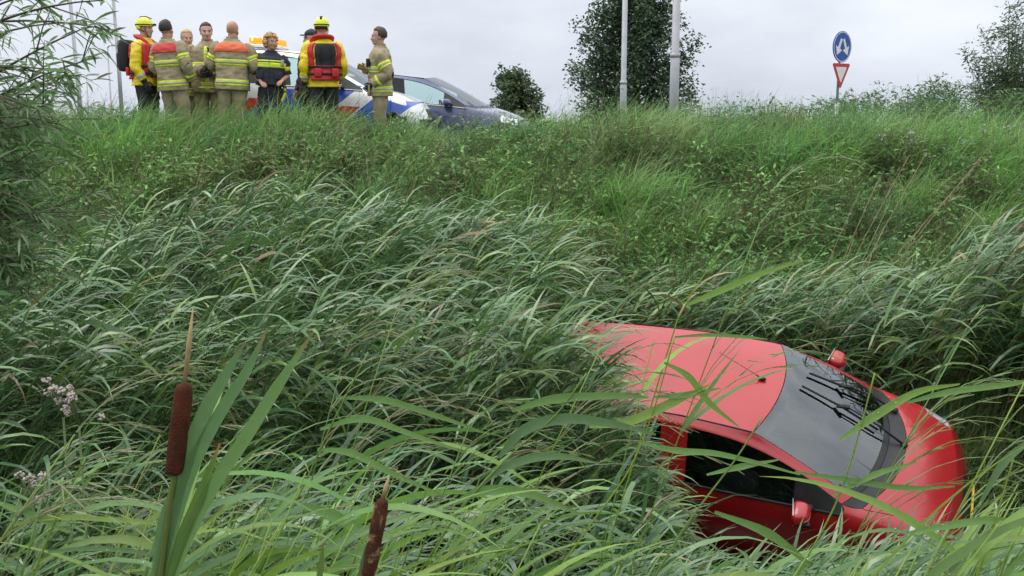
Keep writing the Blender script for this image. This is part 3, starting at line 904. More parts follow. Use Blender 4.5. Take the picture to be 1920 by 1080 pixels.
def person(px, D, top_py, heading, label, outfit, arms, head_yaw=0, head_pitch=0, hair=None, skin=0, gloves=(None, None), yoke=None, curl=(.5, .5), group=None, extra_h=0.0, lean=0.0, hand_n=((0, 0, 0), (0, 0, 0)), fat=.99):
    tp = at(px, top_py, D)
    base = gz(tp.x, D)
    H = tp.z - base - extra_h
    s = H / 1.80
    root = empty('person', (tp.x, D, base), R(heading))
    root.scale = (s, s, s)
    seed = Vector((px * .013, D, top_py * .1))
    sk = SKIN[skin]
    # ---- body: one continuous skin
    hc = Vector((0, -.012 - lean * .3, 1.664))
    HS = 1.04
    Hm = Matrix.Rotation(R(head_yaw), 3, 'Z') @ Matrix.Rotation(R(head_pitch), 3, 'X')
    def hp(x, y, z): return hc + Hm @ Vector((x * HS, y * HS, z * HS))
    b = MB()
    b.ell(hp(0, .014, .030), (.085, .105, .103), Hm, 16, 12)
    b.ell(hp(0, -.020, -.030), (.070, .082, .098), Hm, 16, 12)
    b.ell(hp(0, -.046, -.084), (.052, .048, .040), Hm, 12, 8)
    b.tube([hp(0, -.082, .012), hp(0, -.104, -.018), hp(0, -.110, -.036), hp(0, -.088, -.046)], [.008, .012, .017, .010], 8)
    b.ell(hp(0, -.080, .022), (.050, .018, .012), Hm, 10, 6)
    for e in (-1, 1):
        b.ell(hp(e * .078, .012, -.012), (.010, .022, .032), Hm, 8, 6)
        b.ell(hp(e * .040, -.066, -.030), (.024, .022, .026), Hm, 8, 6)
    b.ell(hp(0, -.087, -.066), (.024, .012, .011), Hm, 8, 6)
    b.tube([(0, .02, 1.40), (0, .012, 1.50), hp(0, .012, -.06)], [(.085, .078), (.066, .064), (.064, .066)], 14)
    b.tube([(0, 0, .86), (0, 0, 1.0), (0, 0, 1.15), (0, 0, 1.30), (0, .005, 1.40), (0, .01, 1.45)], [(.10, .15), (.10, .145), (.10, .14), (.11, .165), (.10, .16), (.06, .10)], 16, up=(0, 1, 0))
    legs = []
    for e in (-1, 1):
        hip, knee, ank = Vector((e * .095, 0, .90)), Vector((e * .115, -.02, .50)), Vector((e * .125, .02, .10))
        legs.append((e, hip, knee, ank))
        b.tube([hip, hip.lerp(knee, .5), knee, knee.lerp(ank, .4), ank], [.085, .075, .055, .055, .038], 10)
        b.ell(ank + Vector((0, -.07, -.055)), (.045, .13, .04), None, 10, 6)
    for (el, wr), e in zip(arms, (1, -1)):
        sh = Vector((e * .185, .01, 1.415)); el = Vector(el); wr = Vector(wr)
        b.tube([sh, sh.lerp(el, .5), el, el.lerp(wr, .4), wr], [.052, .047, .039, .037, .027], 10)
    me = remesh(b)
    hb = MB()
    hand_meshes = []
    for (el, wr), e, gl, cu, hn in zip(arms, (1, -1), gloves, curl, hand_n):
        el = Vector(el); wr = Vector(wr); d = (wr - el).normalized()
        n = Vector(hn) if Vector(hn).length > 0 else Vector((-e, .0, 0))
        tgt = MB()
        hand_shape(tgt, wr, d, n, -e if True else e, cu, 1.05 if gl is None else 1.15)
        if gl is None: hb.add(tgt.v, tgt.f)
        else: hand_meshes.append((tgt, gl))
    if hb.v:
        bm = bmesh.new(); bm.from_mesh(me); bm.from_mesh(hb.mesh()); bm.to_mesh(me); bm.free()
    me.materials.clear()
    body = link('body', me, sk, root)
    for t, gl in hand_meshes: t.build('glove', gl, root)
    for e in (-1, 1):
        q = MB(); q.ell(hp(e * .031, -.0835, .003), (.013, .009, .0065), Hm, 8, 6); q.build('eye', M_EYE, body)
        q = MB(); q.tube([hp(e * .014, -.096, .022), hp(e * .032, -.094, .027), hp(e * .052, -.076, .020)], [.0035, .0045, .003], 5); q.build('eyebrow', hair[1] if hair else M_HAIRG, body)
    q = MB(); q.tube([hp(-.022, -.090, -.066), hp(0, -.0995, -.064), hp(.022, -.090, -.066)], [.003, .0055, .003], 5); q.build('mouth', M_LIP, body)
    # ---- hair
    if hair:
        kind, hm = hair
        h = MB()
        if kind == 'short':
            h.ell(hp(0, .022, .038), (.0925, .112, .110), Hm, 28, 18, dis=lambda p: (.07 * mnoise.noise(p * 5 + seed) + .05 * mnoise.noise(p * 14 + seed) + (-.30 if (p.y < -.25 and p.z < .50) else 0) + (-.25 if p.z < -.62 else 0) + (.03 if p.z > .6 and p.y < 0 else 0)))
        elif kind == 'receding':
            h.ell(hp(0, .030, .022), (.0925, .112, .108), Hm, 28, 18, dis=lambda p: (.03 * mnoise.noise(p * 6 + seed) + (-.30 if (p.y < -.40 and p.z < .60) else 0) + (-.25 if p.z < -.5 else 0)))
        elif kind == 'fringe':   # nearly bald: a thin stubble band round the back
            h.ell(hp(0, .022, .0), (.0795, .091, .085), Hm, 28, 18, dis=lambda p: ((-.35 if (p.y < .0 or p.z > .40) else 0) + .01 * mnoise.noise(p * 9)))
        elif kind == 'curly':
            rr = random.Random(5)
            for i in range(260):
                t = rr.uniform(0, 2 * math.pi); zz = rr.uniform(-.75, 1); rad = math.sqrt(1 - min(1, zz * zz))
                p = Vector((rad * math.cos(t), rad * math.sin(t), zz))
                if p.y < -.30 and p.z < .45: continue
                k = rr.uniform(.92, 1.12)
                c = hp(p.x * .108 * k, .022 + p.y * .118 * k, .022 + p.z * .120 * k)
                h.ell(c, (rr.uniform(.014, .024),) * 3, Matrix.Rotation(rr.uniform(0, 3), 3, 'X'), 7, 5, dis=lambda p: .25 * mnoise.noise(p * 3 + c * 40))
        h.build('hair', hm, body)
    # ---- trousers, boots
    o = outfit
    tr_m = {'fire': M_TAN2, 'rescue': M_BLKCL, 'police': M_NAVYCL, 'dark': M_BLKCL}[o]
    t = MB()
    nzf = lambda p: fold(p + seed, 1.3)
    t.tube([(0, 0, .80), (0, 0, .88), (0, 0, .96), (0, 0, 1.02)], [(.125, .175), (.13, .18), (.125, .172), (.12, .165)], 24, up=(0, 1, 0), nz=nzf)
    bulky = 1.15 if o in ('fire', 'rescue') else .98
    for e, hip, knee, ank in legs:
        path = spline([hip + Vector((0, 0, .02)), hip.lerp(knee, .5), knee, knee.lerp(ank, .5), ank], 5)
        rad = [float(np.interp(i, [0, 5, 10, 15, 20], [.108, .098, .082, .078, .082])) * bulky for i in range(len(path))]
        t.tube(path, rad, 16, nz=nzf)
    trs = t.build('trousers', tr_m, root)
    for e, hip, knee, ank in legs:
        q = MB(); q.ell(ank + Vector((0, -.07, -.05)), (.055, .15, .055), None, 12, 8); q.tube([ank + Vector((0, 0, -.05)), ank + Vector((0, 0, .16))], [.062, .066], 10)
        q.build('boot', M_RUBBER, root)
    # ---- jacket
    jm = {'fire': M_TAN, 'rescue': M_YEL, 'police': M_NAVYCL, 'dark': M_BROWNCL}[o]
    z0 = {'fire': .79, 'rescue': .84, 'police': .95, 'dark': .80}[o]
    off = {'fire': .022, 'rescue': .016, 'police': .004, 'dark': .012}[o]
    jk = wrap(z0, 1.53, off, nz=44, nt=48, seed=seed, k=1.4, fat=fat).build('jacket', jm, root)
    if o in ('fire', 'dark'):
        q = MB(); q.tube([(0, .012, 1.485), (0, .012, 1.525), (0, .014, 1.565)], [(.088, .098), (.080, .084), (.083, .086)], 18, cap=False, up=(0, 1, 0), nz=nzf); q.build('collar', jm, jk)
    slr = {'fire': (.098, .094, .086, .082, .074), 'rescue': (.090, .084, .075, .068, .052), 'police': (.068, .068, .066, .05, .05), 'dark': (.078, .072, .062, .056, .048)}[o]
    for (el, wr), e, gl in zip(arms, (1, -1), gloves):
        sh = Vector((e * .165 * fat, .008, 1.415)); el = Vector(el); wr = Vector(wr)
        sh2 = Vector((e * .215 * fat, .008, 1.385))
        cuff = wr - (wr - el).normalized() * .02
        path = spline([sh, sh2, sh2.lerp(el, .55), el, el.lerp(cuff, .5), cuff], 7)
        rad = [float(np.interp(i, [0, 7, 14, 21, 28, 35], [slr[0] * .9, slr[0], slr[1], slr[2], slr[3], slr[4]])) for i in range(len(path))]
        nP = len(path)
        if o == 'police': path = path[:20]; rad = rad[:20]
        sl = MB(); sl.tube(path, rad, 18, nz=lambda p: fold(p + seed, 1.6))
        so = sl.build('sleeve', jm, jk)
        def band(i0, i1, grow, m, nm):
            q = MB(); q.tube(path[i0:i1 + 1], [r_ + grow for r_ in rad[i0:i1 + 1]], 18, nz=lambda p: fold(p + seed, 1.6)); q.build(nm, m, jk)
        if o == 'fire':
            band(12, 14, .004, M_HIVIS, 'sleeve_stripe'); band(15, 16, .004, M_HIVIS, 'sleeve_stripe'); band(14, 15, .0025, M_SILVER, 'sleeve_stripe')
            band(29, 31, .004, M_HIVIS, 'sleeve_stripe')
            dd = ((el - sh2).normalized() - (wr - el).normalized()).normalized()
            q = MB(); q.ell(el + dd * .035, (.055, .052, .075), None, 12, 8); q.build('elbow_patch', M_BLKCL, jk)
        if o == 'rescue':
            band(30, 33, .003, M_SILVER, 'cuff_band')
            q = MB(); q.tube([path[-2], path[-1], path[-1] + (wr - el).normalized() * .04], [.050, .046, .04], 12); q.build('cuff', M_RUBBER, jk)
        if o == 'police':
            band(13, 16, .004, M_HIVIS, 'sleeve_stripe')
    if o == 'fire':
        for zc in (.895, 1.185):
            wrap(zc - .045, zc + .045, off + .004, nz=5, nt=48, seed=seed, k=1.4, fat=fat).build('stripe', M_HIVIS, jk)
            wrap(zc - .014, zc + .014, off + .008, nz=2, nt=48, seed=seed, k=1.4, fat=fat).build('stripe', M_SILVER, jk)
        if yoke:
            wrap(1.335, 1.475, off + .006, R(12), R(168), nz=8, nt=28, seed=seed, k=1.4, fat=fat).build('yoke', yoke, jk)
        # front fastening and radio pocket
        wrap(.82, 1.46, off + .005, R(262), R(278), nz=14, nt=4, seed=seed, k=1.4, fat=fat).build('front_flap', M_HIVIS if heading > -30 and heading < 30 else M_TAN2, jk)
        q = MB(); q.box(surf(R(300), 1.28, off + .03, seed), (.07, .05, .13), bev=.012); q.build('radio_pocket', M_BLKCL, jk)
        for e in (-1, 1):
            q = MB(); q.box(Vector((e * .155, -.165, .885)), (.14, .03, .15), bev=.01); q.build('pocket', M_TAN2, jk)
    return root, jk, hp, Hm, seed, off

def helmet(root, hp, Hm):
    h = MB()
    prof = [(.0, .112), (.035, .108), (.068, .095), (.092, .070), (.104, .036), (.108, .002), (.112, -.012), (.108, -.018), (.098, -.012)]
    v = []
    mb = MB(); mb.lathe(prof, 28)
    for (x, y, z) in mb.v: v.append(hp(x * .96, y * 1.16 + .012, z + .045))
    h.add(v, mb.f)
    ho = h.build('helmet', M_HELM, root)
    q = MB(); ring = [hp(.1065 * math.cos(a), .127 * math.sin(a) + .012, .050) for a in [2 * math.pi * i / 28 for i in range(29)]]
    q.tube(ring, [(.009, .004)] * 29, 6, cap=False, up=(0, 0, 1)); q.build('helmet_band', M_RUBBER, ho)
    q = MB(); q.tube([hp(0, -.10, .135), hp(0, -.02, .166), hp(0, .06, .162), hp(0, .115, .12)], [(.006, .018)] * 4, 8, up=(0, 0, 1)); q.build('helmet_ridge', M_RUBBER, ho)
    q = MB(); q.box(hp(0, -.142, .052), (.045, .035, .032), Hm, bev=.006); q.build('headlamp', M_RUBBER, ho)
    for e in (-1, 1):
        q = MB(); q.tube([hp(e * .088, -.04, .03), hp(e * .080, -.040, -.04), hp(e * .045, -.060, -.115), hp(0, -.066, -.126)], .0055, 6); q.tube([hp(e * .088, .05, .03), hp(e * .083, -.02, -.05)], .005, 6); q.build('chin_strap', M_RUBBER, ho)
        q = MB(); q.box(hp(e * .090, .055, .015), (.012, .06, .055), Hm, bev=.004); q.build('helmet_guard', M_HELM, ho)
def lifevest(root, jk, seed, off, back='black', fat=1.0):
    ks = dict(seed=seed, k=1.4, fat=fat)
    v1 = wrap(.98, 1.44, off + .034, R(193), R(258), nz=12, nt=12, **ks).build('vest_panel', M_VEST, root)
    v2 = wrap(.98, 1.44, off + .034, R(282), R(347), nz=12, nt=12, **ks).build('vest_panel', M_VEST, root)
    wrap(.93, 1.14, off + .042, R(28), R(152), nz=8, nt=18, **ks).build('vest_back', M_VEST, root)
    for e0, e1 in ((25, 52), (128, 155)):
        wrap(1.12, 1.46, off + .036, R(e0), R(e1), nz=10, nt=8, **ks).build('vest_strap', M_VEST, root)
    if back == 'black':
        wrap(1.10, 1.45, off + .028, R(54), R(126), nz=8, nt=14, **ks).build('back_panel', M_BLKCL, root)
    for z in (1.02, 1.12):
        wrap(z - .016, z + .016, off + .050, 0, 2 * math.pi, nz=2, nt=44, **ks).build('belt', M_BLKCL, root)
    for a in (78, 102, 236, 304):
        wrap(.96, 1.40, off + .048, R(a - 3), R(a + 3), nz=10, nt=2, **ks).build('webbing', M_BLKCL, root)
    for a in (66, 114):
        q = MB(); q.box(surf(R(a), 1.04, off + .055, seed), (.10, .05, .12), bev=.012); q.build('pouch', M_VEST, root)
    q = MB()
    pts = [Vector((x, y, z)) for x, y, z in ((.085, -.14, 1.36), (.125, -.06, 1.475), (.115, .06, 1.535), (0, .125, 1.55), (-.115, .06, 1.535), (-.125, -.06, 1.475), (-.085, -.14, 1.36))]
    q.tube(spline(pts, 6), [(.030, .045)] * 37, 12, up=(0, 0, 1)); q.build('vest_collar', M_VEST, root)

FG = 'emergency crew standing on top of the bank'
HANG = (((.275, .03, 1.13), (.285, -.06, .90)), ((-.275, .03, 1.13), (-.285, -.06, .90)))
def tilt(r, a, b): r.rotation_euler[0] = R(a); r.rotation_euler[1] = R(b)
# 1 rescuer in profile at the left end
r, jk, hp, Hm, sd, off = person(266, 15.4, 31, 82, 'rescuer in yellow helmet, red life vest and black backpack, leftmost of the crew', 'rescue',
    (((.275, .0, 1.13), (.24, -.14, .92)), ((-.285, .02, 1.13), (-.27, -.10, .90))), head_yaw=0, hair=('short', M_HAIRD), gloves=(M_BLKCL, M_BLKCL), extra_h=.035)
tag(r, 'rescuer in yellow helmet, red life vest and black backpack, leftmost of the crew', 'person', FG)
tilt(r, 1, 0)
helmet(r, hp, Hm); lifevest(r, jk, sd, off, back='none')
q = MB(); q.box((0, .295, 1.27), (.30, .17, .46), bev=.05); bp_ = q.build('backpack', M_BLKCL, r)
q = MB(); q.box((0, .39, 1.20), (.22, .04, .22), bev=.02); q.build('backpack_pocket', M_BLKCL, bp_)
q = MB(); q.tube([(.02, .36, 1.46), (.03, .40, 1.56)], .012, 6); q.build('backpack_loop', M_RUBBER, bp_)
# 2 firefighter with red yoke
r, jk, *_ = person(327, 15.2, 38, 158, '', 'fire', (((.285, .05, 1.14), (.20, -.16, 1.00)), ((-.30, .02, 1.14), (-.25, -.12, .92))), head_yaw=8, hair=('short', M_HAIRD), gloves=(M_GLOVE, M_GLOVE), yoke=M_YOKER, skin=1)
tag(r, 'dark-haired firefighter seen from behind with red shoulder panel and tan work glove', 'person', FG)
tilt(r, -3, 3)
# 3 blond firefighter half hidden
r, jk, *_ = person(350, 16.2, 56, 12, '', 'fire', (((.27, -.12, 1.36), (.33, -.30, 1.42)), ((-.27, .03, 1.13), (-.20, -.16, 1.0))), head_yaw=20, hair=('short', M_HAIRY), gloves=(M_BLKCL, M_BLKCL))
tag(r, 'fair-haired firefighter almost hidden behind the man with the red shoulder panel', 'person', FG)
# 4 firefighter facing the camera
r, jk, *_ = person(386, 16.1, 43, 8, '', 'fire', (((.28, .02, 1.13), (.08, -.24, 1.06)), ((-.28, .02, 1.13), (-.06, -.24, 1.10))), head_yaw=14, hair=('short', M_HAIRD), gloves=(M_BLKCL, M_BLKCL), skin=0)
tag(r, 'firefighter facing the camera with receding dark hair, between two others', 'person', FG)
# 5 bald firefighter with orange yoke
r, jk, *_ = person(424, 15.3, 38, 180, '', 'fire', (((.33, -.02, 1.15), (.10, -.25, 1.12)), ((-.33, -.02, 1.15), (-.10, -.25, 1.16))), head_yaw=-10, hair=None, gloves=(M_BLKCL, M_BLKCL), yoke=M_YOKEO, skin=1, fat=1.06)
tag(r, 'bald firefighter with broad back and orange shoulder panel', 'person', FG)
tilt(r, 2, -2.5)
# 6 police officer
r, jk, hp, Hm, sd, off = person(497, 15.4, 60, 4, '', 'police', (((.275, -.01, 1.13), (.22, -.24, 1.04)), ((-.275, .03, 1.12), (-.12, -.22, 1.00))), head_yaw=38, hair=('curly', M_HAIRY), skin=1, hand_n=((0, -.3, -1), (0, .4, -1)), curl=(.45, .25), extra_h=.02)
tag(r, 'officer with curly blond hair, dark vest and yellow chest band', 'person', FG)
tilt(r, -2, 3)
vs_ = wrap(1.00, 1.42, off + .030, nz=16, nt=44, seed=sd, k=1.0).build('vest', M_NAVYCL, r)
wrap(1.245, 1.325, off + .036, nz=5, nt=44, seed=sd, k=1.0).build('vest_band', M_HIVIS, vs_)
wrap(1.34, 1.365, off + .036, R(205), R(335), nz=2, nt=24, seed=sd, k=1.0).build('vest_band', M_HIVIS, vs_)
wrap(1.02, 1.40, off + .040, R(267), R(273), nz=10, nt=2, seed=sd, k=1.0).build('zip', M_RUBBER, vs_)
for a in (235, 305):
    q = MB(); q.box(surf(R(a), 1.12, off + .045, sd), (.12, .05, .13), bev=.012); q.build('pouch', M_NAVYCL, vs_)
q = MB(); q.box(surf(R(318), 1.33, off + .05, sd), (.05, .04, .10), bev=.01); q.build('radio', M_SILVER, vs_)
wrap(.965, 1.01, .035, nz=3, nt=44, seed=sd, k=.6).build('belt', M_RUBBER, r)
q = MB(); q.box((.225, -.06, .86), (.05, .12, .20), Matrix.Rotation(R(12), 3, 'Y'), bev=.015); q.build('holster', M_RUBBER, r)
q = MB(); q.box((.235, -.11, .78), (.04, .07, .15), Matrix.Rotation(R(22), 3, 'Y'), bev=.012); q.box((.25, -.10, .90), (.035, .05, .05), None, bev=.01); q.build('stun_gun', mat('stun_gun_yellow', (.70, .55, .02), .5), r)
# 8 person in dark brown behind the second rescuer
r, jk, hp, Hm, sd, off = person(583, 16.3, 56, -38, '', 'dark', HANG, head_yaw=-15, hair=('short', M_HAIRD))
tag(r, 'person in dark brown jacket and cap hidden behind the second rescuer', 'person', FG)
q = MB(); q.ell(hp(0, .012, .070), (.088, .106, .068), Hm, 16, 10); q.ell(hp(0, -.115, .052), (.065, .055, .010), Hm, 12, 6); q.build('cap', M_NAVYCL, r)
# 7 second rescuer from behind
r, jk, hp, Hm, sd, off = person(603, 15.3, 31, 203, '', 'rescue', (((.285, .05, 1.13), (.27, .0, .90)), ((-.285, .03, 1.13), (-.25, -.12, .92))), head_yaw=-18, hair=('short', M_HAIRD), gloves=(M_BLKCL, M_BLKCL), extra_h=.035)
tag(r, 'rescuer in yellow helmet seen from behind with red life vest, beside the patrol car', 'person', FG)
helmet(r, hp, Hm); lifevest(r, jk, sd, off)
q = MB(); q.box((.268, .06, 1.30), (.02, .07, .05), bev=.004); q.build('arm_badge', M_RUBBER, r)
# 9 young firefighter in profile
r, jk, *_ = person(711, 15.3, 52, -84, '', 'fire', (((.275, .13, 1.13), (.19, -.12, .96)), ((-.26, -.04, 1.13), (-.08, -.24, 1.20))), head_yaw=0, hair=('short', M_HAIRB), gloves=(M_BLKCL, M_GLOVE))
tag(r, 'young brown-haired firefighter in profile, standing apart at the right', 'person', FG)
tilt(r, 0, 2.5)

# ------------------------------------------------------------------ vegetation
class Cloud:
    def __init__(s): s.V = []; s.F = []; s.C = []; s.n = 0
    def add(s, V, F, C):
        s.V.append(V); s.F.append(F + s.n); s.C.append(C); s.n += len(V)
    def build(s, name, m, parent=None, smooth_=True):
        return link(name, np_mesh(name, np.concatenate(s.V), np.concatenate(s.F), np.concatenate(s.C)), m, parent, smooth_)
def ribbons(P, az, el, L, W, droop, col, segs=4, power=1.4, turn=None, roll=None, tip=None, fold=0.0, shape='leaf'):
    """many blades at once: each bends from elevation el down by droop while it grows towards az"""
    n = len(P); s = np.linspace(0, 1, segs + 1)
    az = np.broadcast_to(az, (n,)); el = np.broadcast_to(el, (n,)); L = np.broadcast_to(L, (n,)); W = np.broadcast_to(W, (n,)); droop = np.broadcast_to(droop, (n,))
    turn = np.zeros(n) if turn is None else turn
    roll = np.zeros(n) if roll is None else roll
    e = el[:, None] - droop[:, None] * s[None] ** power
    a = az[:, None] + turn[:, None] * s[None]
    T = np.stack([np.cos(e) * np.cos(a), np.cos(e) * np.sin(a), np.sin(e)], -1)
    mid = 0.5 * (T[:, 1:] + T[:, :-1])
    pos = np.concatenate([np.zeros((n, 1, 3)), np.cumsum(mid, 1)], 1) * (L / segs)[:, None, None] + P[:, None, :]
    S = np.stack([-np.sin(a), np.cos(a), np.zeros_like(a)], -1)
    N = np.cross(T, S)
    r = roll[:, None, None]
    S2 = S * np.cos(r) + N * np.sin(r); N2 = np.cross(T, S2)
    if shape == 'leaf': w = (0.40 + 0.60 * np.clip(s / 0.22, 0, 1)) * (1 - s ** 2.0)
    elif shape == 'blade': w = (1 - s ** 1.6)
    elif shape == 'lance': w = np.sin(np.pi * np.clip(s * 0.93 + 0.04, 0, 1)) ** 0.8
    else: w = 1 - 0.55 * s
    w = np.maximum(w, 0.02)
    hw = (W[:, None] * w[None] * 0.5)[..., None]
    k = 3 if fold else 2
    if fold: X = np.stack([pos - S2 * hw, pos - N2 * hw * fold, pos + S2 * hw], 2)
    else: X = np.stack([pos - S2 * hw, pos + S2 * hw], 2)
    V = X.reshape(-1, 3)
    b = (np.arange(n) * (segs + 1) * k)[:, None, None]
    i = (np.arange(segs) * k)[None, :, None]
    j = np.arange(k - 1)[None, None, :]
    q = b + i + j
    F = np.stack([q, q + 1, q + 1 + k, q + k], -1).reshape(-1, 4)
    col = np.broadcast_to(col, (n, 3))
    C = np.repeat(col[:, None, :], segs + 1, 1)
    if tip is not None:
        t = (np.clip((s - 0.75) / 0.25, 0, 1) ** 1.5)[None, :, None]
        C = C * (1 - t) + np.broadcast_to(tip, (n, 3))[:, None, :] * t
    C = np.repeat(C[:, :, None, :], k, 2).reshape(-1, 3)
    return V, F, C
def vnoise(x, y, f, sd=0.0):
    return np.array([mnoise.noise(Vector((a * f, b * f, sd))) for a, b in zip(x, y)])
def jitcol(base, n, r=RNG, v=0.18, h=0.06):
    k = 1 + r.normal(0, v, (n, 1)); c = np.array(base)[None] * np.clip(k, .45, 1.7)
    c = c * (1 + r.normal(0, h, (n, 3)))
    return np.clip(c, 0.004, 1)
CY, CX = CARV[1], CARV[0]
_ca, _sa = math.cos(CARV[3]), math.sin(CARV[3])
def in_car(x, y, mx=.12, my=.10):
    dx, dy = x - CX, y - CY
    u = dx * _ca + dy * _sa; v = -dx * _sa + dy * _ca
    return (np.abs(u) < 1.92 + mx) & (v > -.98 - my) & (v < .62 + my)

# ---- grass on the bank: tufts of fine blades
def grass_field():
    c = Cloud()
    N = 11500
    y = 8.2 + 8.0 * RNG.random(N) ** 0.85
    x = (RNG.random(N) * 2 - 1) * (y * 0.56 + 0.6)
    ok = ~in_car(x, y) & (y < 16.1)
    # more tufts beyond the road verge at the right
    x2 = RNG.uniform(2, 13, 1500); y2 = RNG.uniform(16, 24, 1500)
    x = np.concatenate([x[ok], x2]); y = np.concatenate([y[ok], y2])
    n1 = vnoise(x, y, .55, 1.0); n2 = vnoise(x, y, 1.6, 5.0); n3 = vnoise(x, y, .9, 9.0)
    keep = (n2 + n1 * .6) > -.26
    x, y, n1, n2, n3 = [q[keep] for q in (x, y, n1, n2, n3)]
    M = len(x)
    hgt = np.clip(.42 + .40 * n2 + .20 * n1 + RNG.normal(0, .05, M), .16, .88)
    crest = (y > 13.4) & (y < 16.2)
    hgt = np.where(crest, np.clip(np.interp(x, [-8, -2.2, -1.4, .4, 1.4, 9], [.67, .62, .46, .46, .74, .76]) + .16 * n2 + .06 * n1, .40, .98), hgt)
    hgt = np.where((y > 15.1) & (x < .9), hgt * .62, hgt)
    B = 14
    X = np.repeat(x, B) + RNG.normal(0, .058, M * B); Y = np.repeat(y, B) + RNG.normal(0, .058, M * B)
    Z = ground(X, Y) - .02
    tz = np.repeat(n3 * 1.2 + .2, B)
    az = RNG.normal(0.0, .75, M * B) + tz - .3
    rnd = RNG.random(M * B) < .25
    az = np.where(rnd, RNG.uniform(-math.pi, math.pi, M * B), az)
    L = np.repeat(hgt, B) * RNG.uniform(.75, 1.6, M * B)
    el = RNG.uniform(1.0, 1.5, M * B)
    dr = RNG.uniform(.5, 1.9, M * B)
    W = RNG.uniform(.009, .019, M * B) * np.where(RNG.random(M * B) < .15, 1.6, 1.0)
    pal = np.array([[.178, .380, .112], [.235, .430, .118], [.145, .330, .122], [.280, .385, .155], [.198, .400, .102]])
    w = np.clip(n1 * 1.6 + .5, 0, .999)
    idx = (w * 5).astype(int)
    base = pal[idx] * (1.04 + .30 * n2[:, None] + RNG.normal(0, .16, (M, 1)))
    dry = (n3 > .28) & (y < 13.6)
    base = np.where(dry[:, None], base * .55 + np.array([.17, .15, .07]) * .45, base)
    col = np.repeat(base, B, 0) * (1 + RNG.normal(0, .16, (M * B, 1)))
    st = RNG.random(M * B) < .035
    col = np.where(st[:, None], np.array([[.24, .20, .10]]) * (1 + RNG.normal(0, .15, (M * B, 1))), col)
    V, F, C = ribbons(np.stack([X, Y, Z], 1), az, el, L, W, dr, np.clip(col, .01, .6), segs=3, shape='blade', roll=RNG.normal(0, .6, M * B))
    c.add(V, F, C)
    # seed heads: thin upright culms
    K = 4200
    X = RNG.uniform(-8.6, 9.5, K); Y = RNG.uniform(9.6, 15.4, K)
    o = ~in_car(X, Y); X, Y = X[o], Y[o]; K = len(X)
    Z = ground(X, Y)
    V, F, C = ribbons(np.stack([X, Y, Z], 1), RNG.normal(0, .7, K), RNG.uniform(1.1, 1.5, K), RNG.uniform(.5, .95, K), np.full(K, .0045), RNG.uniform(.2, .8, K), jitcol((.19, .18, .085), K), segs=4, shape='stem', roll=RNG.uniform(0, 3, K))
    c.add(V, F, C)
    tipv = V.reshape(K, 5, 2, 3).mean(2)[:, 3:, :]
    for q in range(4):
        t = RNG.random((K, 1)); Pq = tipv[:, 0] * (1 - t) + tipv[:, 1] * t
        V, F, C = ribbons(Pq, RNG.uniform(-3, 3, K), RNG.uniform(.2, 1.3, K), RNG.uniform(.02, .05, K), np.full(K, .006), np.full(K, .4), jitcol((.20, .17, .10), K), segs=1, shape='stem')
        c.add(V, F, C)
    o = c.build('grass', M_GRASS)
    tag(o, 'long green grass covering the bank up to the road', 'grass', kind='stuff')
grass_field()

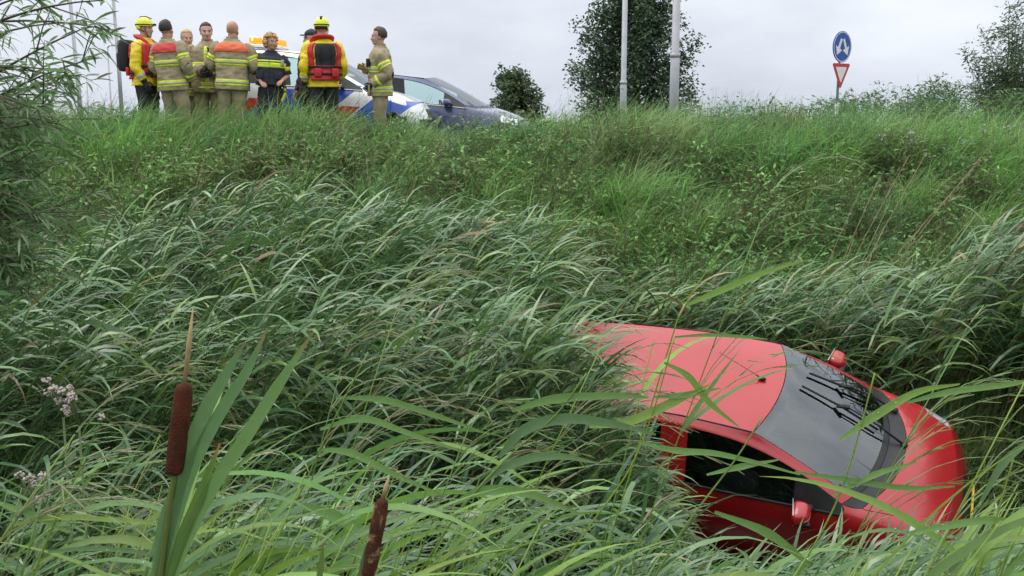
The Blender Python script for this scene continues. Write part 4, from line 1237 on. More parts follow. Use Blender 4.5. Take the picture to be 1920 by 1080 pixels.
# ---- broad-leaved weeds in the grass
def weed_field():
    c = Cloud(); cs = Cloud()
    def plants(x, y, h, pal, n, Lr, Wr, wide, lean=.12, seedk=0):
        """many herbs at once: leaves set round a few ascending branches"""
        m = len(x); z = ground(x, y)
        k = RNG.random(m) * 9
        t = RNG.random((m, n)) ** .65
        br = RNG.integers(0, 5, (m, n)); ba = br * 1.2566 + k[:, None] + RNG.normal(0, .25, (m, n))
        sp = wide[:, None] * t * (1.15 - .45 * t) * RNG.uniform(.3, 1.1, (m, n))
        lx = RNG.normal(lean, .10, (m, 1)) * h[:, None]
        P = np.stack([x[:, None] + np.cos(ba) * sp + lx * t ** 1.5, y[:, None] + np.sin(ba) * sp, z[:, None] + h[:, None] * t * (1 - .12 * (br == 2))], -1).reshape(-1, 3)
        N = m * n
        col = np.repeat(pal, n, 0) * (1 + RNG.normal(0, .15, (N, 1))) * (1 + .06 * (t.reshape(-1, 1) > .85))
        V, F, C = ribbons(P, ba.ravel() + RNG.normal(0, .9, N), RNG.uniform(-.1, 1.0, N), RNG.uniform(*Lr, N) * (1.25 - .5 * t.ravel()), RNG.uniform(*Wr, N), RNG.uniform(.2, 1.3, N), np.clip(col, .01, .6), segs=2, shape='lance', roll=RNG.normal(0, .4, N))
        c.add(V, F, C)
        q = 5
        P = np.repeat(np.stack([x, y, z], 1), q, 0)
        V, F, C = ribbons(P, np.tile(np.arange(q) * 1.2566, m) + np.repeat(k, q), np.full(m * q, 1.3), np.repeat(h, q) * 1.05, np.full(m * q, .006), np.full(m * q, -.1), jitcol((.13, .12, .06), m * q), segs=3, shape='stem', roll=RNG.uniform(0, 3, m * q))
        cs.add(V, F, C)
    PAL = np.array([(.132, .285, .088), (.185, .345, .098), (.105, .235, .085), (.215, .300, .118), (.158, .320, .085), (.235, .240, .135), (.122, .228, .108)])
    # herbs in clumps over the whole slope
    NC = 600
    cy = RNG.uniform(9.3, 15.0, NC); cx = (RNG.random(NC) * 2 - 1) * (cy * .56 + .5)
    ci = np.clip(((vnoise(cx, cy, .4, 33.0) + .55) / 1.1 * 7).astype(int) + RNG.integers(-1, 2, NC), 0, 6)
    per = 6
    x = np.repeat(cx, per) + RNG.normal(0, .20, NC * per); y = np.repeat(cy, per) + RNG.normal(0, .20, NC * per); ii = np.repeat(ci, per)
    rc = np.hypot(x - np.repeat(cx, per), y - np.repeat(cy, per))
    hh = np.repeat(RNG.uniform(.45, 1.0, NC), per) * np.clip(1.15 - 1.1 * rc, .45, 1.15)
    ok = ~in_car(x, y, .3, .2) & (y < 15.3)
    # the crew and the parked cars must stay in view over the crest
    hh = np.where((y > 13.3) & (x < .7), np.minimum(hh, .58), hh)
    x, y, ii, hh = x[ok], y[ok], ii[ok], hh[ok]
    plants(x, y, hh, PAL[ii] * np.clip(1.0 + RNG.normal(0, .17, (len(x), 1)), .6, 1.4), 21, (.06, .15), (.018, .044), np.full(len(x), .20))
    # taller growth along the right skyline
    n = 330
    x = RNG.uniform(1.0, 10.0, n); y = RNG.uniform(14.8, 17.2, n)
    h = RNG.uniform(.65, 1.0, n) * np.interp(x, [1, 2, 5, 8.5, 10], [.75, .85, .95, 1.30, 1.45])
    plants(x, y, h, PAL[RNG.choice([0, 2, 6, 6, 4], n)] * .85, 54, (.07, .15), (.018, .036), np.full(n, .24))
    n = 200
    x = RNG.uniform(5.5, 15.5, n); y = RNG.uniform(23.5, 27.5, n)
    plants(x, y, RNG.uniform(.6, 1.05, n) * np.interp(x, [5.5, 8, 13], [.7, 1.0, 1.25]), PAL[RNG.choice([0, 2, 6], n)] * .75, 80, (.10, .22), (.03, .06), np.full(n, .38))
    # seed-topped mugwort spires
    n = 240
    x = RNG.uniform(-7, 8, n); y = RNG.uniform(11, 14.4, n)
    plants(x, y, np.where((y > 13.2) & (x < .7), .5, RNG.uniform(.6, 1.0, n)), np.array([(.17, .16, .09), (.12, .14, .07), (.20, .17, .10)])[RNG.integers(0, 3, n)], 34, (.025, .06), (.008, .016), np.full(n, .07), lean=.05)
    o = c.build('weeds', M_WEED)
    tag(o, 'leafy olive and green weeds standing among the bank grass', 'weeds', kind='stuff')
    so = cs.build('weed_stems', M_WEED, o); so['kind'] = 'stuff'
weed_field()

# ---- reed beds in the ditch
REED_COLS = ((.098, .208, .070), (.125, .240, .074), (.082, .176, .066), (.165, .270, .066), (.112, .210, .090))
def reed_bed(name, label, X, Y, top_z, cols, leafL=(.38, .70), leafW=(.020, .037), nleaf=(7, 10), wind=.0, spread=.42, stem_w=.006, lean=(.14, .34), dry=.025, t0=.42, plumes=.008):
    c = Cloud()
    n = len(X)
    Z0 = np.maximum(ground(X, Y), -.25)
    H = np.maximum(top_z - Z0, .35)
    ln = RNG.uniform(*lean, n) * H
    lx = np.cos(wind + RNG.normal(0, .25, n)); ly = np.sin(wind + RNG.normal(0, .25, n))
    S = 6; t = np.linspace(0, 1, S + 1)[None, :]
    off = (ln[:, None] * t ** 1.7)
    px_ = X[:, None] + lx[:, None] * off; py_ = Y[:, None] + ly[:, None] * off; pz_ = Z0[:, None] + H[:, None] * (t - .10 * (ln / H)[:, None] * t ** 3)
    pos = np.stack([px_, py_, pz_], -1)
    sw = np.full((n, S + 1), stem_w) * (1 - .5 * t)
    ang = RNG.uniform(0, 3.14, n); sd = np.stack([np.cos(ang), np.sin(ang), np.zeros(n)], -1)[:, None, :]
    V = np.stack([pos - sd * sw[..., None] * .5, pos + sd * sw[..., None] * .5], 2).reshape(-1, 3)
    b = (np.arange(n) * (S + 1) * 2)[:, None]; i = (np.arange(S) * 2)[None]
    q = b + i; F = np.stack([q, q + 1, q + 3, q + 2], -1).reshape(-1, 4)
    sc = jitcol((.10, .115, .045), n); d = RNG.random(n) < dry * 2; sc[d] = jitcol((.23, .17, .08), int(d.sum()))
    c.add(V, F, np.repeat(sc, (S + 1) * 2, 0))
    NL = RNG.integers(nleaf[0], nleaf[1] + 1, n)
    ri = np.repeat(np.arange(n), NL); m = len(ri)
    tt = t0 + (1 - t0) * RNG.random(m) ** .8
    f = tt * S; i0 = np.minimum(f.astype(int), S - 1); fr = (f - i0)[:, None]
    P = pos[ri, i0] * (1 - fr) + pos[ri, i0 + 1] * fr
    az = wind + RNG.normal(0, spread, m) + .40 * vnoise(X, Y, .7, 71.0)[ri]
    back = RNG.random(m) < .08; az = np.where(back, az + math.pi, az)
    L = RNG.uniform(*leafL, m) * (1.05 - .45 * np.clip(tt - .6, 0, 1)); W = RNG.uniform(*leafW, m)
    el = RNG.uniform(.45, 1.35, m); dr = RNG.uniform(.5, 2.2, m)
    cc = np.array(cols)[RNG.integers(0, len(cols), n)] * (1 + RNG.normal(0, .12, (n, 1)))
    C0 = cc[ri] * (1 + RNG.normal(0, .14, (m, 1)))
    dl = RNG.random(m) < dry; C0[dl] = jitcol((.26, .20, .10), int(dl.sum()))
    low = (tt < .42) & (RNG.random(m) < .12); C0[low] = jitcol((.20, .16, .07), int(low.sum()))
    V, F, C = ribbons(P, az, el, L, W, dr, np.clip(C0, .01, .6), segs=5, power=1.2, turn=RNG.normal(0, .30, m), roll=RNG.normal(0, .45, m), tip=np.clip(C0 * np.array([1.15, 1.05, .9]), 0, .7))
    c.add(V, F, C)
    # flower plumes on some of the stems
    pi = np.where(RNG.random(n) < plumes)[0]
    for j in pi:
        k = 9
        P = pos[j, -1][None] + (pos[j, -1] - pos[j, -2])[None] * (RNG.random((k, 1)) - .6)
        V, F, C = ribbons(P, wind + RNG.normal(0, .5, k), RNG.uniform(.6, 1.2, k), RNG.uniform(.10, .22, k), np.full(k, .007), RNG.uniform(.8, 1.8, k), jitcol((.20, .17, .11), k), segs=4, shape='lance', roll=RNG.uniform(0, 3, k))
        c.add(V, F, C)
    o = c.build(name, M_LEAF_REED)
    tag(o, label, 'reeds', kind='stuff')
    return o
def scatter(n, x0, x1, y0, y1, cond=None):
    X = RNG.uniform(x0, x1, n); Y = RNG.uniform(y0, y1, n)
    ok = ~in_car(X, Y)
    if cond is not None: ok &= cond(X, Y)
    return X[ok], Y[ok]
def ztop(px, py, Y):
    """height at distance Y that a point seen at picture height py has"""
    py = np.asarray(py, float)
    dy = math.cos(PITCH) - math.sin(PITCH) * (py - 540) / 1920
    dz = -math.sin(PITCH) - math.cos(PITCH) * (py - 540) / 1920
    return EYE.z + dz / dy * Y
def pxx(X, Y, z=1.8):
    return project(np.stack([X, Y, np.full(len(X), z)], 1))[0]

# tall stand on the far side, left of the car
X, Y = scatter(1950, -6.3, 1.5, 6.4, 10.6, lambda x, y: (x < np.where(y < 8.3, .10 - .10 * (8.3 - y), .18 + .35 * (y - 8.5) * (y > 9))) & (vnoise(x, y, .9, 60.0) > -.42))
H = 2.15 + .22 * vnoise(X, Y, .8, 3.0) + .12 * RNG.normal(0, 1, len(X))
edge = np.clip((X + 6.3) / 1.0, .0, 1)
top = np.maximum(ground(X, Y), -.1) * .62 + H
pxv = pxx(X, Y)
lim = ztop(0, np.interp(pxv, [0, 130, 260, 420, 560, 800, 950, 1060, 1200], [520, 450, 400, 365, 385, 410, 440, 545, 620]), Y) + RNG.normal(-.02, .10, len(X))
top = np.minimum(top, lim)
reed_bed('reed_bed', 'dense tall blue-green reeds bent by wind, left of the red car', X, Y, top, REED_COLS)
# reeds behind and right of the car
X, Y = scatter(1150, .9, 7.6, 8.4, 11.0, lambda x, y: y > 9.15 - .28 * (x - 1.0) )
pxv = pxx(X, Y)
top = ztop(0, np.interp(pxv, [1050, 1250, 1450, 1600, 1750, 1850, 1920], [560, 560, 545, 545, 470, 410, 380]), Y) + RNG.normal(-.12, .14, len(X))
reed_bed('reed_bed', 'shorter reeds standing behind the red car at the foot of the bank', X, Y, np.minimum(top, np.maximum(ground(X, Y), 0) + 2.3), REED_COLS, dry=.08, lean=(.16, .36))
X, Y = scatter(700, 4.1, 7.0, 6.0, 9.0)
pxv = pxx(X, Y)
top = ztop(0, np.interp(pxv, [1780, 1850, 1920, 2000], [620, 500, 420, 400]), Y) + RNG.normal(-.1, .12, len(X))
reed_bed('reed_bed', 'dark reeds at the right edge beside the nose of the red car', X, Y, np.minimum(top, 2.6), REED_COLS, dry=.10)
# lower reeds in the middle of the ditch
X, Y = scatter(1150, -3.6, 4.4, 3.1, 6.3, lambda x, y: (np.abs(x) < y * .56 + .5) & (vnoise(x, y, 1.1, 40.0) > -.22))
pxv = pxx(X, Y, 1.3)
env = np.interp(pxv, [0, 300, 700, 880, 980, 1080, 1180, 1400, 1620, 1780, 1860, 1950], [810, 830, 850, 880, 960, 1050, 1120, 1110, 1060, 1040, 940, 820])
top = ztop(0, env, Y) - np.abs(RNG.normal(0, .18, len(X))) * (pxv < 1150) - np.abs(RNG.normal(0, .07, len(X)))
near_car = (pxv > 1000) & (pxv < 1290)
ok = (top > .25) & ~((pxv > 480) & (pxv < 1010) & (Y > 4.9)) & ~((pxv > 60) & (pxv < 330) & (Y > 5.4))
X, Y, top, near_car = X[ok], Y[ok], top[ok], near_car[ok]
reed_bed('reed_bed', 'tangled lower reeds filling the ditch in front of the car', X, Y, np.minimum(top, 2.35), ((.095, .205, .060), (.080, .175, .064), (.130, .245, .060), (.075, .160, .068)), leafL=(.34, .62), leafW=(.018, .032), spread=.55, lean=(.2, .45), plumes=.0, dry=.015)

# reeds that hang over the tail of the car
X, Y = scatter(420, -.5, 1.2, 6.1, 8.1)
pxv = pxx(X, Y, 1.6)
top = ztop(0, np.interp(pxv, [850, 1000, 1080, 1140, 1190, 1230, 1300], [560, 640, 730, 830, 930, 1020, 1100]), Y) - np.abs(RNG.normal(0, .10, len(X)))
ok = (top > .5) & (pxv < 1290)
reed_bed('reed_bed', 'bent reeds hanging over the tail of the red car', X[ok], Y[ok], np.minimum(top[ok], 2.3), REED_COLS, leafL=(.30, .55), lean=(.06, .18), spread=.5)

# short reeds along the low side of the car
X, Y = scatter(330, .3, 3.6, 4.4, 6.7)
pxv = pxx(X, Y, 1.0)
top = ztop(0, np.interp(pxv, [1050, 1180, 1300, 1500, 1700, 1800, 1900], [990, 1080, 1080, 1035, 1015, 1000, 980]), Y) - np.abs(RNG.normal(0, .06, len(X)))
ok = (top > .3) & (pxv > 1050) & (pxv < 1900)
reed_bed('reed_bed', 'short reeds along the low near side of the red car', X[ok], Y[ok], top[ok], ((.095, .205, .060), (.080, .175, .064), (.130, .245, .060)), leafL=(.28, .50), leafW=(.017, .030), spread=.5, lean=(.15, .4), plumes=0.0, dry=.015)

# ------------------------------------------------------------------ foreground reeds, each a plant of its own
def strip_px(pts, D, widths, fold=.25, face=None, n=5):
    """a long leaf through points given as (px, py, extra depth)"""
    P = spline([at(x, y, D + (dz[0] if dz else 0)) for x, y, *dz in pts], n)
    m = len(P)
    V = []; F = []
    for i, p in enumerate(P):
        t = (P[min(i + 1, m - 1)] - P[max(i - 1, 0)]).normalized()
        w = float(np.interp(i / (m - 1), np.linspace(0, 1, len(widths)), widths)) * .5
        view = (p - EYE).normalized()
        if face is not None: view = (view + Vector(face)).normalized()
        s = t.cross(view).normalized()
        nn = s.cross(t)
        V += [p - s * w, p + nn * w * fold, p + s * w]
    for i in range(m - 1):
        for j in (0, 1): F.append((i * 3 + j, i * 3 + j + 1, i * 3 + j + 4, i * 3 + j + 3))
    return np.array(V), np.array(F), m
def leaf_obj(V, F, C, parent, m=M_LEAF_NEAR, name='leaf'):
    k = 3
    A = np.tile(np.linspace(0, 1, k), len(V) // k)[:, None]
    return link(name, np_mesh(name, V, F, np.concatenate([C, A], 1)), m, parent)
def colored_tube(path, rad, col, n=6):
    b = MB(); b.tube(path, rad, n)
    V = np.array([tuple(p) for p in b.v]); C = np.broadcast_to(np.array(col), (len(V), 3))
    me = b.mesh('stem'); a = me.attributes.new('col', 'FLOAT_COLOR', 'POINT'); C4 = np.ones((len(V), 4), np.float32); C4[:, :3] = C
    a.data.foreach_set('color', C4.ravel())
    return me
NEAR_COLS = ((.150, .285, .075), (.125, .250, .078), (.190, .335, .065), (.115, .220, .085), (.220, .345, .070))
def panicle(P0, d, L, r, col, wind=0.0, dens=14):
    """drooping one-sided plume along the last piece of the stem"""
    c = Cloud()
    d = np.array(d); P0 = np.array(P0)
    n = dens
    t = r.random(n) ** .9
    P = P0[None] + d[None] * (L * t)[:, None]
    bl = L * (.80 - .50 * t) * r.uniform(.75, 1.25, n)
    az = wind + r.normal(0, .30, n); el = r.uniform(.85, 1.10, n); dr = r.uniform(1.1, 1.7, n)
    V, F, C = ribbons(P, az, el, bl, np.full(n, .0034), dr, jitcol(col, n, r), segs=6, power=1.2, shape='stem', roll=r.uniform(0, 3, n))
    c.add(V, F, C)
    mid = V.reshape(n, 7, 2, 3).mean(2)
    for k in range(9):
        f = r.uniform(.25, 1, n) * 6; i0 = np.minimum(f.astype(int), 5); fr = (f - i0)[:, None]
        Q = mid[np.arange(n), i0] * (1 - fr) + mid[np.arange(n), i0 + 1] * fr
        V2, F2, C2 = ribbons(Q, az + r.normal(0, .14, n), el - dr * (f / 6) ** 1.2 + r.normal(.0, .10, n), L * r.uniform(.04, .08, n), np.full(n, .0036), r.uniform(0, .6, n), jitcol(col, n, r, .25), segs=1, shape='stem', roll=r.uniform(0, 3, n))
        c.add(V2, F2, C2)
    return c
def reed_plant(top, lean, seed, label, group='tall wet reeds close to the camera', nleaf=7, plume=False, L=(.32, .58), W=(.016, .029), wind=0.0, bend=.35, colk=None, base=None):
    r = np.random.default_rng(seed)
    top = Vector(top)
    if base is None:
        H0 = top.z - 1.0
        bx, by = top.x - lean * H0, top.y + r.normal(0, .1)
        base = Vector((bx, by, max(gz(bx, by), -.2)))
    else: base = Vector(base)
    ctrl = base.lerp(top, .5) + Vector((-bend * lean * .35, 0, .12 * bend))
    path = bez(base, ctrl, top, 10)
    root = empty('reed', tuple(base))
    inv = Vector(base)
    col = np.array(NEAR_COLS[r.integers(0, 5)] if colk is None else NEAR_COLS[colk])
    rel = [p - inv for p in path]
    rad = [.0036 * (1 - .55 * i / 10) for i in range(11)]
    link('stem', colored_tube(rel, rad, col * np.array([1.15, 1.05, .8])), M_LEAF_NEAR, root)
    ts = np.sort(r.uniform(.42 if not plume else .38, .96 if not plume else .88, nleaf))
    for k, t in enumerate(ts):
        f = t * 10; i = min(int(f), 9)
        p = rel[i].lerp(rel[i + 1], f - i)
        az = wind + r.normal(0, .42) + (math.pi if r.random() < .12 else 0)
        td = (rel[i + 1] - rel[i]).normalized()
        el = float(np.clip(math.asin(td.z) - r.uniform(.15, .65), .1, 1.3))
        cc = np.clip(col * (1 + r.normal(0, .14)) * (1 + r.normal(0, .04, 3)), .02, .5)
        tip = cc * np.array([1.25, 1.05, .8]) if r.random() > .15 else np.array([.30, .17, .06])
        V, F, C = ribbons(np.array([tuple(p)]), az, el, r.uniform(*L), r.uniform(*W), r.uniform(.5, 1.7), cc[None], segs=8, power=1.3, turn=np.array([r.normal(0, .35)]), roll=np.array([r.normal(0, .55)]), tip=tip[None], fold=.22)
        leaf_obj(V, F, C, root)
    if plume:
        td = (rel[10] - rel[8]).normalized()
        c = panicle(rel[8], td, (rel[10] - rel[8]).length * 1.15, r, ((.20, .27, .11), (.23, .25, .13), (.19, .27, .10))[r.integers(0, 3)], wind)
        c.build('panicle', M_LEAF_NEAR, root)
    tag(root, label, 'reed', group)
    return root
LAB = 'tall wet green reed with drooping leaves, close to the camera'
LABP = 'tall wet reed with a feathery drooping plume, close to the camera'
# the reeds one can pick out: (top px, py, distance, lean)
hero = [
 (742, 585, 2.5, .42, True, 'reed with feathery plume rising between the two cattails', 6),
 (640, 690, 2.7, .40, True, 'thin reed with a small brown plume left of the tallest middle plume', 4),
 (1125, 655, 2.6, .62, True, 'reed with dewy plume arching towards the left end of the red car', 7),
 (1425, 418, 3.0, .45, True, 'tall reed plume rising above the roof of the red car', 3),
 (1800, 640, 2.5, .60, True, 'reed plume leaning across the windscreen of the red car', 6),
 (1930, 700, 2.2, .50, True, 'large reed plume at the right edge in front of the bonnet', 5),
 (1225, 640, 2.9, .30, False, 'bare reed stem crossing the red roof', 3),
 (140, 815, 2.0, .85, True, 'drooping reed plume low at the left edge', 3),
 (300, 815, 2.6, .75, True, 'reed plume leaning right beneath the pink flowers', 4),
 (880, 800, 2.3, .5, True, 'reed plume in front of the dark hollow right of the middle plume', 6),
]
for i, (x, y, D, ln, pl, lb, nl) in enumerate(hero):
    reed_plant(at(x, y, D), ln, 100 + i, lb, plume=pl, nleaf=nl)
rr = np.random.default_rng(77)
NEARR = []
for i in range(124):
    x = rr.uniform(-150, 2050); D = rr.uniform(1.9, 3.1)
    lo = float(np.interp(x, [0, 350, 700, 900, 1000, 1100, 1200, 1700, 1850, 1950], [890, 890, 860, 880, 960, 1060, 1080, 1030, 920, 840]))
    y = lo + abs(rr.normal(0, 85))
    pl = rr.random() < .07
    o = reed_plant(at(x, y, D), rr.uniform(.3, .75), 300 + i, LABP if pl else LAB, plume=pl, nleaf=int(rr.integers(5, 9)), group='tall plumed reeds close to the camera' if pl else 'tall wet reeds close to the camera')
    NEARR.append((x, pl, o))
for i in range(26):
    x = rr.uniform(380, 1900); D = rr.uniform(1.7, 2.2)
    y = float(np.interp(x, [380, 900, 1150, 1300, 1700, 1900], [930, 920, 980, 1040, 1030, 930])) + abs(rr.normal(0, 50))
    o = reed_plant(at(x, y, D), rr.uniform(.35, .7), 600 + i, LAB, plume=False, nleaf=int(rr.integers(5, 8)), L=(.34, .56), W=(.020, .031), colk=int(rr.choice([0, 2, 4, 4])))
    NEARR.append((x, False, o))
ORD = ['first', 'second', 'third', 'fourth', 'fifth', 'sixth', 'seventh', 'eighth', 'ninth', 'tenth', 'eleventh', 'twelfth', 'thirteenth', 'fourteenth', 'fifteenth', 'sixteenth', 'seventeenth', 'eighteenth', 'nineteenth', 'twentieth', 'twenty-first', 'twenty-second', 'twenty-third', 'twenty-fourth', 'twenty-fifth']
ZONES = [(-999, 60, 'rising at the left edge'), (60, 200, 'below the pink flowers'), (200, 345, 'just left of the tall cattail'), (345, 520, 'just right of the tall cattail blades'), (520, 700, 'just left of the shorter cattail'), (700, 860, 'just right of the shorter cattail'), (860, 1040, 'left of the tail of the red car'), (1040, 1240, 'below the tail of the red car'), (1240, 1420, 'below the side window of the red car'), (1420, 1600, 'below the mirror of the red car'), (1600, 1800, 'below the bonnet of the red car'), (1800, 9999, 'rising at the right edge')]
for a_, b_, ph in ZONES:
    for flag in (False, True):
        z_ = sorted([q for q in NEARR if a_ <= q[0] < b_ and q[1] == flag], key=lambda q: q[0])
        for k_, (_, pl, o) in enumerate(z_):
            w_ = 'plumed reed' if pl else 'wet green reed'
            o['label'] = (f'{ORD[k_]} {w_} from the left {ph}' if len(z_) > 1 else f'single {w_} {ph}')
# single broad leaves that cross the car, on stems rooted in the ditch
def leaf_reed(stem, leaves, D, label, colk=0, plume=False):
    path = spline([at(x, y, D) for x, y in stem], 5)
    base = path[0].copy()
    # carry the stem down to the ground
    d = (path[0] - path[1]).normalized(); q = path[0].copy(); extra = []
    while q.z > max(gz(q.x, q.y), -.1) and len(extra) < 40:
        q = q + Vector((d.x * .6, 0.0, -1)).normalized() * .08; extra.append(q.copy())
    path = extra[::-1] + path
    root = empty('reed', tuple(path[0])); inv = path[0].copy()
    col = np.array(NEAR_COLS[colk])
    link('stem', colored_tube([p - inv for p in path], [.0038 - .002 * i / len(path) for i in range(len(path))], col * np.array([1.2, 1.05, .8])), M_LEAF_NEAR, root)
    for pts, ws, k in leaves:
        V, F, m = strip_px(pts, D, [w * .82 / 1920 * D for w in ws])
        cc = np.array(NEAR_COLS[k]) * RNG.uniform(.9, 1.1)
        C = np.repeat(np.linspace(0, 1, m)[:, None] ** 3 * (cc * np.array([.15, -.02, -.15]))[None] + cc[None], 3, 0)
        leaf_obj(V - np.array(tuple(inv)), F, np.clip(C, .01, 1), root)
    tag(root, label, 'reed', 'tall wet reeds close to the camera')
    return root
leaf_reed([(780, 1085), (860, 960), (950, 860), (1040, 780), (1100, 700)],
    [([(935, 858), (985, 805), (1060, 785), (1150, 795), (1230, 815)], [10, 26, 26, 18, 4], 3), ([(960, 770), (1040, 748), (1150, 742), (1215, 745)], [8, 22, 16, 4], 0),
     ([(850, 945), (905, 920), (990, 925), (1090, 965)], [8, 24, 22, 4], 0), ([(905, 905), (960, 870), (1040, 855), (1120, 868)], [6, 20, 18, 4], 3)], 2.2, 'reed with four broad arching leaves left of the red car door', 0)
leaf_reed([(1035, 1085), (1110, 980), (1180, 880), (1225, 770), (1265, 630)],
    [([(1105, 800), (1180, 790), (1260, 755), (1330, 722)], [8, 22, 22, 4], 4), ([(1245, 680), (1290, 705), (1330, 755), (1385, 800)], [5, 16, 15, 3], 2), ([(1225, 745), (1290, 740), (1350, 728)], [6, 16, 3], 0),
     ([(1265, 632), (1330, 628), (1400, 632), (1440, 636)], [4, 9, 8, 2], 0)], 2.5, 'reed whose leaves cross the roof of the red car', 4)
leaf_reed([(1225, 1085), (1290, 980), (1380, 860), (1430, 780)],
    [([(1200, 830), (1270, 845), (1340, 850), (1420, 868), (1500, 890)], [6, 16, 14, 10, 3], 0), ([(1325, 890), (1390, 875), (1460, 862)], [5, 16, 3], 0), ([(1340, 960), (1440, 1000), (1520, 1060)], [8, 24, 10], 0)], 2.3, 'reed with leaves crossing the dark side window of the red car', 0)
leaf_reed([(1490, 1085), (1560, 960), (1600, 850), (1640, 700)],
    [([(1490, 885), (1590, 900), (1700, 915), (1790, 912)], [5, 14, 14, 3], 0), ([(1575, 825), (1640, 780), (1720, 735), (1800, 720)], [6, 22, 16, 4], 2), ([(1700, 755), (1780, 735), (1880, 722), (1925, 715)], [6, 16, 14, 8], 0), ([(1560, 930), (1640, 890), (1720, 866)], [5, 16, 3], 0)], 2.4, 'reed with leaves crossing the windscreen of the red car', 2)
leaf_reed([(1270, 600), (1310, 530), (1380, 440)],
    [([(1285, 573), (1350, 545), (1430, 512), (1510, 488)], [7, 17, 13, 2], 2)], 3.0, 'reed with a single long leaf pointing right above the red roof', 2)
leaf_reed([(480, 1085), (560, 930), (620, 800), (690, 660)],
    [([(630, 745), (720, 750), (820, 780), (900, 808)], [6, 17, 13, 3], 0), ([(600, 805), (680, 785), (760, 810), (875, 850)], [7, 18, 13, 3], 0), ([(595, 842), (660, 850), (740, 890), (830, 928)], [7, 18, 14, 3], 0), ([(560, 945), (620, 965), (690, 1000), (740, 1010)], [10, 30, 22, 5], 0)], 2.3, 'reed with four leaves drooping right above the second cattail', 0)
leaf_reed([(1830, 1085), (1865, 980), (1900, 860)],
    [([(1700, 1000), (1780, 985), (1860, 975), (1925, 985)], [6, 18, 18, 8], 0), ([(1840, 940), (1880, 870), (1925, 830)], [8, 20, 12], 3)], 2.1, 'reed with pale stem and leaves in the lower right corner', 4)
leaf_reed([(60, 1085), (110, 960), (160, 860)],
    [([(20, 985), (110, 970), (220, 975), (330, 985)], [6, 12, 12, 3], 4), ([(-10, 940), (60, 965), (130, 1000)], [8, 18, 4], 0), ([(90, 1035), (180, 1028), (290, 1040)], [6, 14, 4], 3)], 2.0, 'reed with yellow-green leaves in the lower left corner', 2)

# ---- cattails
M_CAT = mat('cattail_brown', (0.075, 0.022, 0.010), .9, spec=.2, var=.35, scale=40, bump=.5, bscale=420)
M_CATW = mat('worn_cattail', (0.080, 0.028, 0.013), .9, spec=.2, var=.3, scale=40, bump=.6, bscale=420)
def worn(m):
    nt = m.node_tree; b = nt.nodes['Principled BSDF']; src = b.inputs['Base Color'].links[0].from_socket
    tcn = nt.nodes.new('ShaderNodeTexCoord'); n = nt.nodes.new('ShaderNodeTexNoise'); n.inputs['Scale'].default_value = 55; n.inputs['Detail'].default_value = 4
    nt.links.new(tcn.outputs['Object'], n.inputs['Vector'])
    r = nt.nodes.new('ShaderNodeMapRange'); r.inputs['From Min'].default_value = .56; r.inputs['From Max'].default_value = .70
    nt.links.new(n.outputs[0], r.inputs[0])
    mx = nt.nodes.new('ShaderNodeMix'); mx.data_type = 'RGBA'; mx.inputs[7].default_value = (.34, .22, .11, 1)
    nt.links.new(r.outputs[0], mx.inputs[0]); nt.links.new(src, mx.inputs[6]); nt.links.new(mx.outputs[2], b.inputs['Base Color'])
worn(M_CATW)
M_CATTOP = mat('cattail_spike', (0.36, 0.26, 0.12), .8, var=.2, scale=60)
